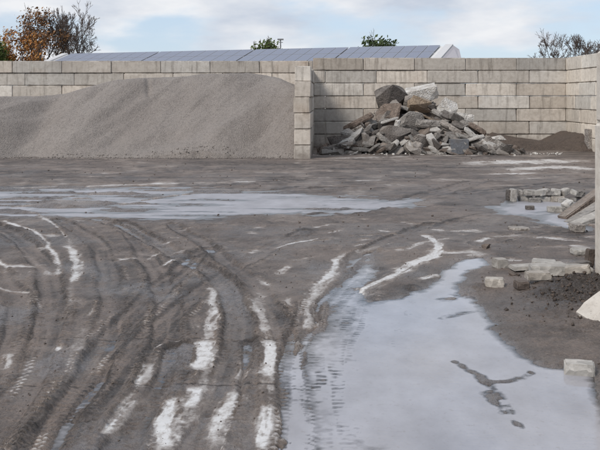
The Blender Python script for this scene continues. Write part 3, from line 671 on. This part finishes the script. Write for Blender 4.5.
chunk('box', 449.5, 139, 467.5, 154, 'slate', 'clean dark bluish grey cube block at the foot of the heap', dep=.46, yaw=6, cat='concrete block', name='cube_block', dy=-.15)
chunk('lump', 467, 137, 495, 151, 'mid', 'large dusty slab lying right of the dark cube', roll=-10, n=14)
chunk('lump', 491, 135, 505, 144, 'pale', 'pale chunk at the right tail of the heap', roll=15)
chunk('slab', 494, 139, 509, 151, 'grey', 'grey plate tilted below the pale chunk at the right tail', roll=32, dep=.4, thick=.14)
chunk('slab', 467, 149.5, 493, 155.5, 'pale', 'flat pale plate lying in front of the large dusty slab', dep=.45, thick=.10)
chunk('lump', 511, 145, 520, 154, 'muddy', 'separate dark lump right of the heap before the soil')
chunk('lump', 416, 148, 432, 156, 'mid', 'low grey piece between the faceted block and dark cube')
chunk('lump', 395, 146, 408, 155, 'asphalt', 'dark piece left of the faceted block at the foot')
chunk('lump', 434, 147, 449, 156, 'pale', 'light broken piece at the left base of the dark cube')
chunk('lump', 318, 143, 330, 155, 'brown', 'brown lump close to the pillar foot')
chunk('slab', 398, 104, 410, 112, 'grey', 'grey shard under the beige wedge', roll=20, dep=.4, thick=.10)
chunk('slab', 418, 139, 436, 146, 'asphalt', 'dark plate inside the hollow under the jutting plate', roll=-5, dep=.5, thick=.10, dy=.3)
# smaller fragments between them: plates and splinters at all angles
rnd = random.Random(5); frag_m = [lump(1, 1, 1, 900 + i, 9, .02, 0) for i in range(4)] + [slab(1, .8, .3, 950 + i, .03, 6, .6) for i in range(5)]
fm_cache = {}
for i in range(250):
    px = rnd.uniform(317, 524); top = np.interp(px, [a for a, b in HC], [b for a, b in HC]) + 4
    py = min(top, 150) + (154.5 - min(top, 150)) * rnd.random() ** .8
    y = heap_y(py) - rnd.uniform(.05, .35); s = rnd.choice((rnd.uniform(4, 8), rnd.uniform(8, 17))) * y / F * (.6 if px > 506 or px < 322 else 1)
    mk = rnd.choice(['grey', 'grey', 'mid', 'mid', 'brown', 'brown', 'pale', 'pale', 'asphalt', 'asphalt']); key = (i % 9, mk)
    if key not in fm_cache:
        me = frag_m[i % 9].copy(); me.materials.append(M[mk]); fm_cache[key] = me
    o = link('rubble_fragment', fm_cache[key]); c = P(px, py, y); o.location = c; o.scale = (s * rnd.uniform(.9, 1.7), s, s * rnd.uniform(.45, .95))
    sl = math.copysign(rnd.uniform(0, 50), px - 418) if rnd.random() < .7 else rnd.uniform(-70, 70)
    o.rotation_euler = [rnd.uniform(-.2, .7), R(sl), rnd.uniform(-.5, .5)]
    cn_ = dict(grey='grey', mid='dusty light grey', brown='brown', pale='whitish', asphalt='blackish')[mk]
    where = 'on the left flank' if px < 375 else 'in the middle' if px < 445 else 'on the right flank'; hi = 'high' if py < 122 else 'low' if py > 142 else 'halfway up'
    tag(o, 'small %s fragment %s %s of the rubble heap' % (cn_, hi, where), 'rubble', 'small %s fragments, %s %s of the heap' % (cn_, hi, where))

def merged(name, items, mat, label, cat, kind='stuff'):
    """many tiny stones joined into one mesh: items = (pos, size, seed)"""
    src = []
    for s in range(5):
        me = lump(1, 1, .8, 700 + s, 9, .0, 0); me.calc_loop_triangles()
        src.append((np.array([v.co[:] for v in me.vertices]), np.array([t.vertices[:] for t in me.loop_triangles])))
    vs, fs, n = [], [], 0; r = np.random.default_rng(3)
    for (p, s, k) in items:
        v, f = src[k % 5]; a = r.uniform(0, 6.28); c_, s_ = math.cos(a), math.sin(a)
        q = v * s * r.uniform(.7, 1.3, 3); q = np.column_stack([q[:, 0] * c_ - q[:, 1] * s_, q[:, 0] * s_ + q[:, 1] * c_, q[:, 2]]) + np.array(p)
        vs.append(q); fs.append(f + n); n += len(v)
    me = mesh_np(name, np.concatenate(vs), np.concatenate(fs), smooth=False)
    return tag(link(name, me, None, mat), label, cat, kind=kind)
r = np.random.default_rng(11)
def scatter(n, x0, x1, y0, y1, zf, smin, smax, keepf=None, sink=.25):
    x, y = r.uniform(x0, x1, n), r.uniform(y0, y1, n)
    if keepf is not None: k = keepf(x, y); x, y = x[k], y[k]
    z = zf(x, y); s = smin + (smax - smin) * r.random(len(x)) ** 3
    return [((x[i], y[i], z[i] + s[i] * (.4 - sink)), s[i], i) for i in range(len(x))]
yz = lambda x, y: yard(x, y)[0]
merged('rubble_crumbs', scatter(1500, -.2, 5.2, 22.95, 25.4, lambda x, y: np.maximum(core_z(x, y), yz(x, y)), .04, .16, lambda x, y: core_z(x, y) > -.02), M['mid'], 'crushed concrete crumbs strewn over the rubble heap', 'rubble')
merged('rubble_spill', scatter(500, -.3, 6.5, 22.2, 23.3, yz, .02, .09, lambda x, y: r.random(len(x)) < ss(22.2, 23.2, y)), M['pale'], 'pale crumbs spilled along the foot of the rubble heap', 'rubble')
merged('gravel_spill', scatter(1500, -13, -.8, 21.2, 21.75, lambda x, y: np.maximum(gravel_z(x, y), yz(x, y)), .015, .05), M['gravel'], 'loose gravel spilled along the toe of the gravel heap', 'gravel')
def bankmask(x, y): return np.exp(-1.5 * (((x - MOUND[0] - .25) / .65) ** 2 + ((y - MOUND[1] - .30) / .85) ** 2))
merged('mud_clods', scatter(7000, .9, 2.9, 4.6, 7.6, yz, .006, .034, lambda x, y: r.random(len(x)) < 1.4 * bankmask(x, y) ** 1.9, .1), M['soil'], 'crumbly brown clods covering the mud bank at the right', 'mud')
merged('mud_crumbs', scatter(1300, -2.6, 2.8, 3.6, 9.5, yz, .004, .014, lambda x, y: yz(x, y) > -.012, .15), M['muddy'], 'tiny dark mud crumbs scattered over the wet yard', 'mud')
merged('yard_grit', scatter(700, -9, 7, 9.5, 21.5, yz, .008, .035, lambda x, y: yz(x, y) > -.006, .2), M['muddy'], 'scattered grit and mud lumps on the far yard', 'grit')

# ------------------------------------------------------------------ loose pavers and concrete pieces at the right
def piece(name, kind, px, py, w, d, h, mat, label, cat, rz=0, roll=0, pitch=0, z=None, group=None, seed=None, wear=.0015, sink=.0):
    """px, py = the middle of the piece's foot; sizes in metres"""
    seedc[0] += 1; s = seedc[0]
    base = 0.0 if z is None else z
    gx, gy = G(px, py, base)
    if z is not None: gy = 12.86; gx = (px - VX) * gy / F          # upper layer rests on the row below
    zz = (max(H(gx, gy), 0.0) if z is None else z) - sink
    me = brick(w, d, h, s, .008, wear) if kind == 'b' else (slab(w, d, h, s, .004, 8, .9) if kind == 's' else lump(w, d, h, s, 16, .05))
    o = link(name, me, None, M[mat]); e = Euler((R(pitch), R(roll), R(rz)), 'XYZ'); o.rotation_euler = e
    mt = e.to_matrix(); low = min((mt @ v.co).z for v in me.vertices)
    o.location = (gx, gy + d / 2, zz - low); tag(o, label, cat, group); return o
GP = 'loose pavers and concrete pieces at the right'
piece('paver', 'b', 582, 376, .17, .11, .075, 'paver', 'pale topped paver standing in the puddle near the right edge', 'paver', rz=-14, group=GP, sink=.012)
piece('paver', 'b', 502, 272, .12, .13, .085, 'paver', 'light grey paver alone left of the flat boards', 'paver', rz=18, group=GP, sink=.01)
piece('paver', 'b', 496, 292, .155, .12, .075, 'paver_beige', 'beige worn paver on the shore of the near puddle', 'paver', rz=-8, group=GP, sink=.01)
piece('paver', 'b', 523, 297, .10, .11, .065, 'muddy', 'small mud covered dark paver before the mud bank', 'paver', rz=10, group=GP, sink=.006)
piece('stone', 'l', 487, 252, .10, .10, .06, 'muddy', 'lone dark stone on the wet mud left of the grey paver', 'stone', group=GP, sink=.01)
piece('stone', 'l', 515, 280, .09, .08, .05, 'muddy', 'dark stone at the left tip of the flat boards', 'stone', group=GP, sink=.01)
piece('concrete_board', 'b', 540, 275.5, .50, .16, .035, 'paver', 'thin whitish board lying flat behind the grey kerb piece', 'concrete board', rz=8, roll=-2, group=GP)
piece('concrete_board', 'b', 547, 272, .22, .20, .05, 'paver', 'short pale plate lying on the far side of the boards', 'concrete board', rz=-15, group=GP)
piece('kerb_stone', 'b', 562, 285, .50, .16, .085, 'paver', 'long light grey kerb piece lying beside the near wall end', 'kerb stone', rz=-4, group=GP)
piece('concrete_board', 'b', 540, 291, .20, .12, .065, 'paver_beige', 'pale beige stub poking from the top of the mud bank', 'concrete board', rz=4, group=GP)
piece('concrete_board', 'b', 580, 291, .20, .12, .075, 'paver_beige', 'tan end piece half buried beside the near wall end', 'concrete board', rz=-18, roll=-8, group=GP)
piece('concrete_board', 'b', 579, 274, .24, .10, .05, 'asphalt', 'black narrow bar behind the grey kerb piece', 'concrete board', rz=10, roll=-6, group=GP)
piece('stone', 'b', 591, 271, .07, .07, .16, 'muddy', 'dark upright stub close to the near wall end', 'stone', rz=20, roll=8, group=GP)
piece('concrete_board', 'b', 580, 277, .25, .14, .04, 'paver', 'grey strip tucked between black bar and kerb piece', 'concrete board', rz=-4, group=GP)
piece('concrete_board', 's', 584, 259, .22, .2, .05, 'paver', 'pale flat plate lying alone beside the near wall end', 'concrete board', group=GP)
piece('concrete_board', 's', 520, 233, .26, .2, .03, 'mid', 'thin flat flake lying on the mud before the far puddle', 'concrete board', group=GP)
piece('stone', 's', 531, 210, .13, .12, .05, 'asphalt', 'small dark stone standing in the far puddle', 'stone', group=GP)
# the row of dumped pavers beside the far puddle: standing ones first, then two layers
row = [
 ('b', 510, 201, .05, .18, .20, 'asphalt', 'dark standing plate at the left end of the dumped paver row', 5, 0, None),
 ('b', 514.5, 202, .07, .20, .225, 'paver', 'pale upright paver, second from the left end of the row', 4, 3, None),
 ('b', 522, 201, .06, .20, .19, 'grey', 'grey upright paver, third from the left end of the row', -6, -5, None),
 ('b', 526.5, 201, .21, .14, .09, 'paver', 'low paver lying at the foot of the upright ones', 6, 0, None),
 ('b', 544, 201.5, .22, .15, .10, 'paver', 'low paver in the middle of the bottom layer', -8, 0, None),
 ('b', 558, 202, .20, .15, .105, 'paver_beige', 'rounded pale paver at the right of the bottom layer', 10, 0, None),
 ('b', 572, 202, .16, .12, .07, 'grey', 'small grey paver at the right end of the bottom layer', -12, 0, None),
 ('b', 532, 194.5, .19, .15, .095, 'paver', 'grey paver on top beside the upright ones', 8, 3, .10),
 ('b', 544, 192, .17, .14, .10, 'paver', 'pale tilted paver on top in the middle of the row', 20, -8, .11),
 ('b', 557, 192, .15, .14, .11, 'paver', 'pale tilted paver on top, right of the middle', -15, 6, .115),
 ('b', 566, 194, .13, .14, .10, 'paver', 'grey tilted paver on top near the right end', 25, -20, .08),
 ('b', 575, 195, .12, .12, .08, 'paver', 'pale broken paver topping the right end of the row', -25, 22, .075),
 ('b', 538, 193.5, .16, .13, .09, 'paver', 'second grey paver from the left in the top layer', -10, -4, .10),
 ('b', 551, 193.5, .16, .14, .09, 'grey', 'darker paver between the two pale ones on top', 12, 5, .10),
 ('b', 536, 202.5, .18, .12, .08, 'grey', 'darker low paver second in the bottom layer', -14, 0, None),
 ('b', 565, 203, .14, .12, .08, 'paver', 'short paver just before the right end of the row', 14, 0, None),
 ('b', 556, 212, .20, .14, .085, 'paver', 'light paver lying at the edge of the far puddle', -6, 0, None),
 ('b', 569, 211, .15, .13, .13, 'pale', 'white broken lump beside the light paver at the far puddle', 25, -25, None),
 ('b', 581, 200, .12, .12, .12, 'grey', 'grey lump behind the leaning plank', 10, 12, None),
]
for k, px, py, w, d, h, mk, lab, rz, roll, z in row:
    piece('paver', k, px, py, w, d, h * .86, mk, lab, 'paver', rz=rz, roll=roll, z=None if z is None else .082, group='dumped pavers beside the far puddle', sink=.008 if z is None else 0.0)
# planks of concrete leaning up to the right, on stub blocks
def plank(pa, pb, ya, yb, w, th, mat, label, name='concrete_plank'):
    a, b = P(*pa, ya), P(*pb, yb); seedc[0] += 1
    L = (b - a).length; me = brick(L, w, th, seedc[0], .008, .004)
    o = link(name, me, None, M[mat]); o.location = (a + b) / 2
    d = (b - a).normalized(); q = d.to_track_quat('X', 'Z'); o.rotation_euler = q.to_euler(); tag(o, label, 'concrete plank', 'leaning concrete planks'); return o
plank((562, 219), (612, 182), 11.1, 11.5, .16, .07, 'brown', 'brown earthy plank leaning uppermost behind the near wall')
plank((574, 221), (614, 195), 10.9, 11.3, .16, .065, 'mid', 'second leaning plank, pale grey, just below the brown one')
plank((572, 228), (615, 208), 10.5, 10.9, .18, .08, 'paver', 'lowest grey plank resting on a small block')
plank((568, 224), (612, 199.5), 10.75, 11.1, .16, .05, 'grey', 'thin darker plank between the pale and the lowest leaning plank')
piece('concrete_block', 'b', 579.5, 235, .13, .2, .09, 'mid', 'small grey block carrying the lowest leaning plank', 'concrete block', rz=6, group=GP)
piece('concrete_block', 'b', 632, 226, .3, .5, .34, 'grey', 'grey block behind the near wall on which the planks lean', 'concrete block', rz=4, group=GP)
piece('concrete_block', 'b', 591.5, 152.5, .20, .3, .62, 'mid', 'narrow grey block standing at the foot of the right bay wall', 'concrete block', rz=5, group=GP)
# pale tilted slab that sticks out of the mud bank at the right edge
bm = bmesh.new()
A = [P(572, 312, 5.95), P(584, 302.5, 5.98), P(598, 292, 6.02), P(618, 279, 6.08), P(640, 266, 6.14), P(705, 258, 6.25), P(760, 272, 6.2), P(760, 400, 5.5), P(640, 362, 5.7), P(606, 338, 5.82), P(590, 326, 5.88), P(580, 321, 5.9)]
nrm = (A[1] - A[0]).cross(A[4] - A[0]).normalized(); nrm = nrm if nrm.z < 0 else -nrm
ctr = sum(A, Vector()) / len(A)
top = [bm.verts.new(p - ctr) for p in A]; bot = [bm.verts.new(p - ctr + nrm * .16) for p in A]; nA = len(A)
bm.faces.new(top); bm.faces.new(bot[::-1])
for i in range(nA): bm.faces.new((top[i], top[(i + 1) % nA], bot[(i + 1) % nA], bot[i]))
bmesh.ops.bevel(bm, geom=bm.edges[:], offset=.02, segments=2, affect='EDGES')
o = link('concrete_slab', mesh_from_bm(bm, 'concrete_slab'), None, M['near']); o.location = ctr
o.color = (.88, .88, .88, 1); tag(o, 'big pale slab tilted out of the mud bank at the right edge', 'concrete slab')

# ------------------------------------------------------------------ beyond the walls: solar shed, lamp, trees
def at(px, py, y): return P(px, py, y)
e0, e1 = at(65, 55, 72.5), at(446, 46.3, 60.0)                 # ridge ends
shed = link('solar_shed', None); shed.location = (e0.x, e0.y, 0); dirv = Vector((e1.x - e0.x, e1.y - e0.y, 0)); LEN = dirv.length
yaw = math.atan2(dirv.y, dirv.x); shed.rotation_euler = (0, 0, yaw); tag(shed, 'long low shed behind the wall with a roof full of solar panels', 'shed')
zr = 5.12; SL = R(18); DP = 4.6                               # local x along the ridge, local -y towards the viewer
def quadbox(name, pts, th, mat, parent):
    """plate over 4 local points, thickened downwards"""
    bm = bmesh.new(); n = (pts[1] - pts[0]).cross(pts[3] - pts[0]).normalized()
    a = [bm.verts.new(p) for p in pts]; b = [bm.verts.new(p - n * th) for p in pts]
    bm.faces.new(a); bm.faces.new(b[::-1])
    for i in range(4): bm.faces.new((a[i], b[i], b[(i + 1) % 4], a[(i + 1) % 4]))
    return link(name, mesh_from_bm(bm, name), parent, mat)
def rl_(x, s, up=0.0): return Vector((x, -s * math.cos(SL), zr - s * math.sin(SL) + up))
V = Vector
roof = quadbox('roof', [rl_(0, DP), rl_(LEN + .2, DP), rl_(LEN + .2, 0), rl_(0, 0)], .08, M['roofsheet'], shed)
quadbox('roof', [V((0, 0, zr - .005)), V((LEN + .2, 0, zr - .005)), V((LEN + .2, 6, zr - 1.9)), V((0, 6, zr - 1.9))], .08, M['roofsheet'], shed)
ze = zr - DP * math.sin(SL) - .1
def boxp(name, c, s, mat, parent):
    bm = bmesh.new(); bmesh.ops.create_cube(bm, size=1)
    for v in bm.verts: v.co = V((v.co.x * s[0], v.co.y * s[1], v.co.z * s[2]))
    o = link(name, mesh_from_bm(bm, name), parent, mat); o.location = c; return o
boxp('wall', (LEN / 2, -DP * math.cos(SL) + .3, (ze - .2) / 2), (LEN - .4, .2, ze - .2), M['shedwall'], shed)
boxp('wall', (LEN / 2, 5.2, 1.6), (LEN - .4, .2, 3.2), M['shedwall'], shed)
pan = [(72, 160.4), (161.6, 255.4), (256.6, 349.4), (350.6, 441)]
def loc_x(px):                                                # picture x -> distance along the ridge
    a = (px - VX) / F; d = dirv.normalized()
    return (a * e0.y - e0.x) / (d.x - a * d.y)
bm = bmesh.new(); bmesh.ops.create_cube(bm, size=1)
for pa, pb in pan:
    xa, xb = loc_x(pa), loc_x(pb); n = 8; pw = (xb - xa) / n
    pm_ = None
    for rr in range(2):
        for i in range(n):
            x = xa + i * pw; s0, s1 = .12 + rr * 1.78, .12 + rr * 1.78 + 1.72
            key = ('pan', round(pw, 2))
            if key not in BM_CACHE:
                b2 = bmesh.new(); bmesh.ops.create_cube(b2, size=1)
                for v in b2.verts: v.co = V((v.co.x * (pw - .05), v.co.y * 1.70, v.co.z * .04))
                tf = max(b2.faces, key=lambda f: f.normal.z); ii_ = bmesh.ops.inset_region(b2, faces=[tf], thickness=.045); tf.material_index = 1
                me = mesh_from_bm(b2, 'solar_panel'); me.materials.append(M['alu']); me.materials.append(M['panel']); BM_CACHE[key] = me
            o = link('solar_panel', BM_CACHE[key], shed); o.location = rl_(x + pw / 2, (s0 + s1) / 2, .10); o.rotation_euler = (SL, 0, 0)
# white verge at the right end and hipped end sheet
quadbox('verge_trim', [rl_(LEN - .05, DP + .1, .13), rl_(LEN + .50, DP + .1, .13), rl_(LEN + .50, -.05, .13), rl_(LEN - .05, -.05, .13)], .14, M['trim'], shed)
quadbox('hip_sheet', [rl_(LEN + .51, DP, .05), V((LEN + 2.3, -DP * .95, zr - 1.9)), V((LEN + .95, 0, zr - .25)), rl_(LEN + .51, -.02, .05)], .06, plain('pale_sheet', (0.36, 0.34, 0.36), .7, .1), shed)
quadbox('verge_trim', [rl_(-.35, DP, .12), rl_(.25, DP, .12), rl_(.25, -.05, .12), rl_(-.35, -.05, .12)], .14, M['trim'], shed)

def tubes(segs, sides=4):
    """segs: (p0, p1, r0, r1) -> arrays"""
    vs, fs, n = [], [], 0
    for p0, p1, r0, r1 in segs:
        d = (p1 - p0).normalized(); u = d.orthogonal().normalized(); w = d.cross(u)
        for p, rr in ((p0, r0), (p1, r1)):
            for k in range(sides): a = 2 * math.pi * k / sides; vs.append((p + (u * math.cos(a) + w * math.sin(a)) * rr)[:])
        for k in range(sides): fs.append((n + k, n + (k + 1) % sides, n + sides + (k + 1) % sides, n + sides + k))
        n += 2 * sides
    return np.array(vs), np.array(fs)
def tree(name, label, px, y, top_py, spread_px, leaf=None, nleaf=0, seed=1, lean=0, start=.22, lsize=.16, levels=5, low=False, group=None, minr=.012, leaf_top=1.0):
    rnd = random.Random(seed); s = y / F
    hgt = EYE - (top_py - VY) * s; spread = spread_px * s / 2; base = V(((px - VX) * s, y, -.1))
    thick, thin, tips = [], [], []
    def grow(p, d, L, r_, lv):
        n = 3 if lv < 2 else 2; q = p
        for i in range(n):
            d = (d + V((rnd.gauss(0, .16), rnd.gauss(0, .16), rnd.gauss(.04, .08)))).normalized(); e = q + d * L / n; r2 = r_ * (1 - .28 * (i + 1) / n)
            (thick if lv < 2 else thin).append((q, e, max(r_ * (1 - .28 * i / n), minr), max(r2, minr))); q = e
            if lv >= 1 and lv < levels and rnd.random() < .6:
                b = (d + V((rnd.gauss(0, .8), rnd.gauss(0, .8), rnd.gauss(.15, .4)))).normalized(); grow(q, b, L * rnd.uniform(.45, .7), r2 * .55, lv + 1)
        if lv >= levels - 2: tips.append(q)
        if lv < levels:
            for _ in range(rnd.choice((2, 3)) if lv else 4):
                side = spread / hgt * (2.2 if lv == 0 else 1.5)
                b = (d + V((rnd.gauss(0, side), rnd.gauss(0, side), rnd.gauss(.1, .3)))).normalized(); grow(q, b, L * rnd.uniform(.58, .8), r2 * .62, lv + 1)
    L0 = hgt * (start if not low else .10)
    grow(V((0, 0, 0)), V((lean, 0, 1)).normalized(), L0 * 1.35, hgt * .020 + .04, 0)
    allp = [q[1] for q in thick + thin]; zmax = sorted(p.z for p in allp)[int(len(allp) * .99)]; hi = sorted(p.x for p in allp if p.z > zmax * .4); xo = (hi[int(len(hi) * .02)] + hi[int(len(hi) * .98)]) / 2; xm = (hi[int(len(hi) * .98)] - hi[int(len(hi) * .02)]) / 2
    kz, kx = (hgt + .1) / zmax, spread / max(xm, .01)
    def T(p): return V(((p.x - xo * min(1, p.z / zmax * 1.6)) * kx, p.y * kx, p.z * kz))
    t = link(name, None); t.location = base; tag(t, label, 'tree', group)
    v, f = tubes([(T(a), T(b), r0, r1) for a, b, r0, r1 in thick], 6); link('trunk', mesh_np('trunk', v, f), t, M['bark'])
    v, f = tubes([(T(a), T(b), r0, r1) for a, b, r0, r1 in thin], 3); tw = link('branches' if leaf else 'crown', mesh_np('branches', v, f), t, M['twig'])
    if leaf:
        vs, fs = [], []; tp = [T(p) for p in tips if p.z * kz <= hgt * leaf_top]
        for i in range(nleaf):
            p = rnd.choice(tp) + V((rnd.gauss(0, 1), rnd.gauss(0, 1), rnd.gauss(0, .8))) * lsize * 2.0
            a = V((rnd.gauss(0, 1), rnd.gauss(0, 1), rnd.gauss(0, 1))).normalized(); b = a.orthogonal().normalized(); c = a.cross(b); w = lsize * rnd.uniform(.6, 1.3)
            k = len(vs); vs += [(p + b * w)[:], (p + c * w * .55)[:], (p - b * w)[:], (p - c * w * .55)[:]]; fs.append((k, k + 1, k + 2, k + 3))
        link('crown', mesh_np('crown', np.array(vs), np.array(fs), False), t, M[leaf])
    return t
tree('oak_tree', 'tall thin tree with sparse brown autumn leaves behind the wall at the left', 40, 80, 7, 42, 'leaf_brown', 2000, 3, lsize=.13, levels=4)
tree('oak_tree', 'lower bushy tree with dense rusty brown leaves near the left edge', 20, 79, 29, 42, 'leaf_orange', 3200, 12, start=.12, lsize=.13)
tree('shrub', 'yellowish green shrub top at the far left edge above the wall', 2, 76, 41, 30, 'leaf_green', 2600, 8, start=.1, lsize=.13)
tree('bare_tree', 'slim bare tree in the middle of the left tree group', 60, 83, 12, 22, 'leaf_brown', 110, 21, lsize=.13, minr=.015, levels=5)
tree('bare_tree', 'wide bare tree at the right of the left tree group, over the shed end', 75, 82, 11, 54, None, 0, 17, start=.24, levels=6, minr=.014)
tree('oak_tree', 'small orange leaved sapling at the foot of the left tree group', 38, 77, 45, 14, 'leaf_orange', 300, 33, start=.3, lsize=.14)
tree('far_tree', 'round green tree top peeping over the shed left of the lamp pole', 263, 95, 42, 14, 'leaf_green', 1800, 41, start=.5, lsize=.16)
tree('far_tree', 'round green tree top peeping over the shed right beside the lamp pole', 273, 96, 40, 13, 'leaf_green', 1800, 42, start=.5, lsize=.16)
tree('far_tree', 'tiny green treetop left of the two round green ones', 253, 98, 46, 7, 'leaf_green', 260, 43, start=.5, lsize=.2)
tree('far_tree', 'wide dark green treetop over the right part of the shed', 382, 92, 38, 24, 'leaf_dark', 2600, 44, start=.45, lsize=.22)
tree('bare_tree', 'broad leafless tree crown above the right corner of the walls', 572, 50, 35, 62, None, 0, 52, start=.28, levels=6, minr=.009)
tree('bare_tree', 'second leafless tree crown beyond the right edge of the picture', 612, 52, 37, 50, None, 0, 57, start=.28, levels=6, minr=.009)
# lamp pole
lp = link('lamp_post', None); b = at(280.5, 40, 88); lp.location = (b.x, 88, 0); tag(lp, 'thin dark lamp post rising behind the shed beside green treetops', 'lamp post')
hp = EYE + (VY - 40) * 88 / F
v, f = tubes([(V((0, 0, -.1)), V((0, 0, hp)), .09, .06)], 8); link('pole', mesh_np('pole', v, f), lp, M['lamp'])
boxp('lamp_head', (0, 0, hp + .06), (.62, .3, .14), M['lamp'], lp); boxp('crossarm', (0, 0, hp - .25), (.5, .06, .06), M['lamp'], lp)
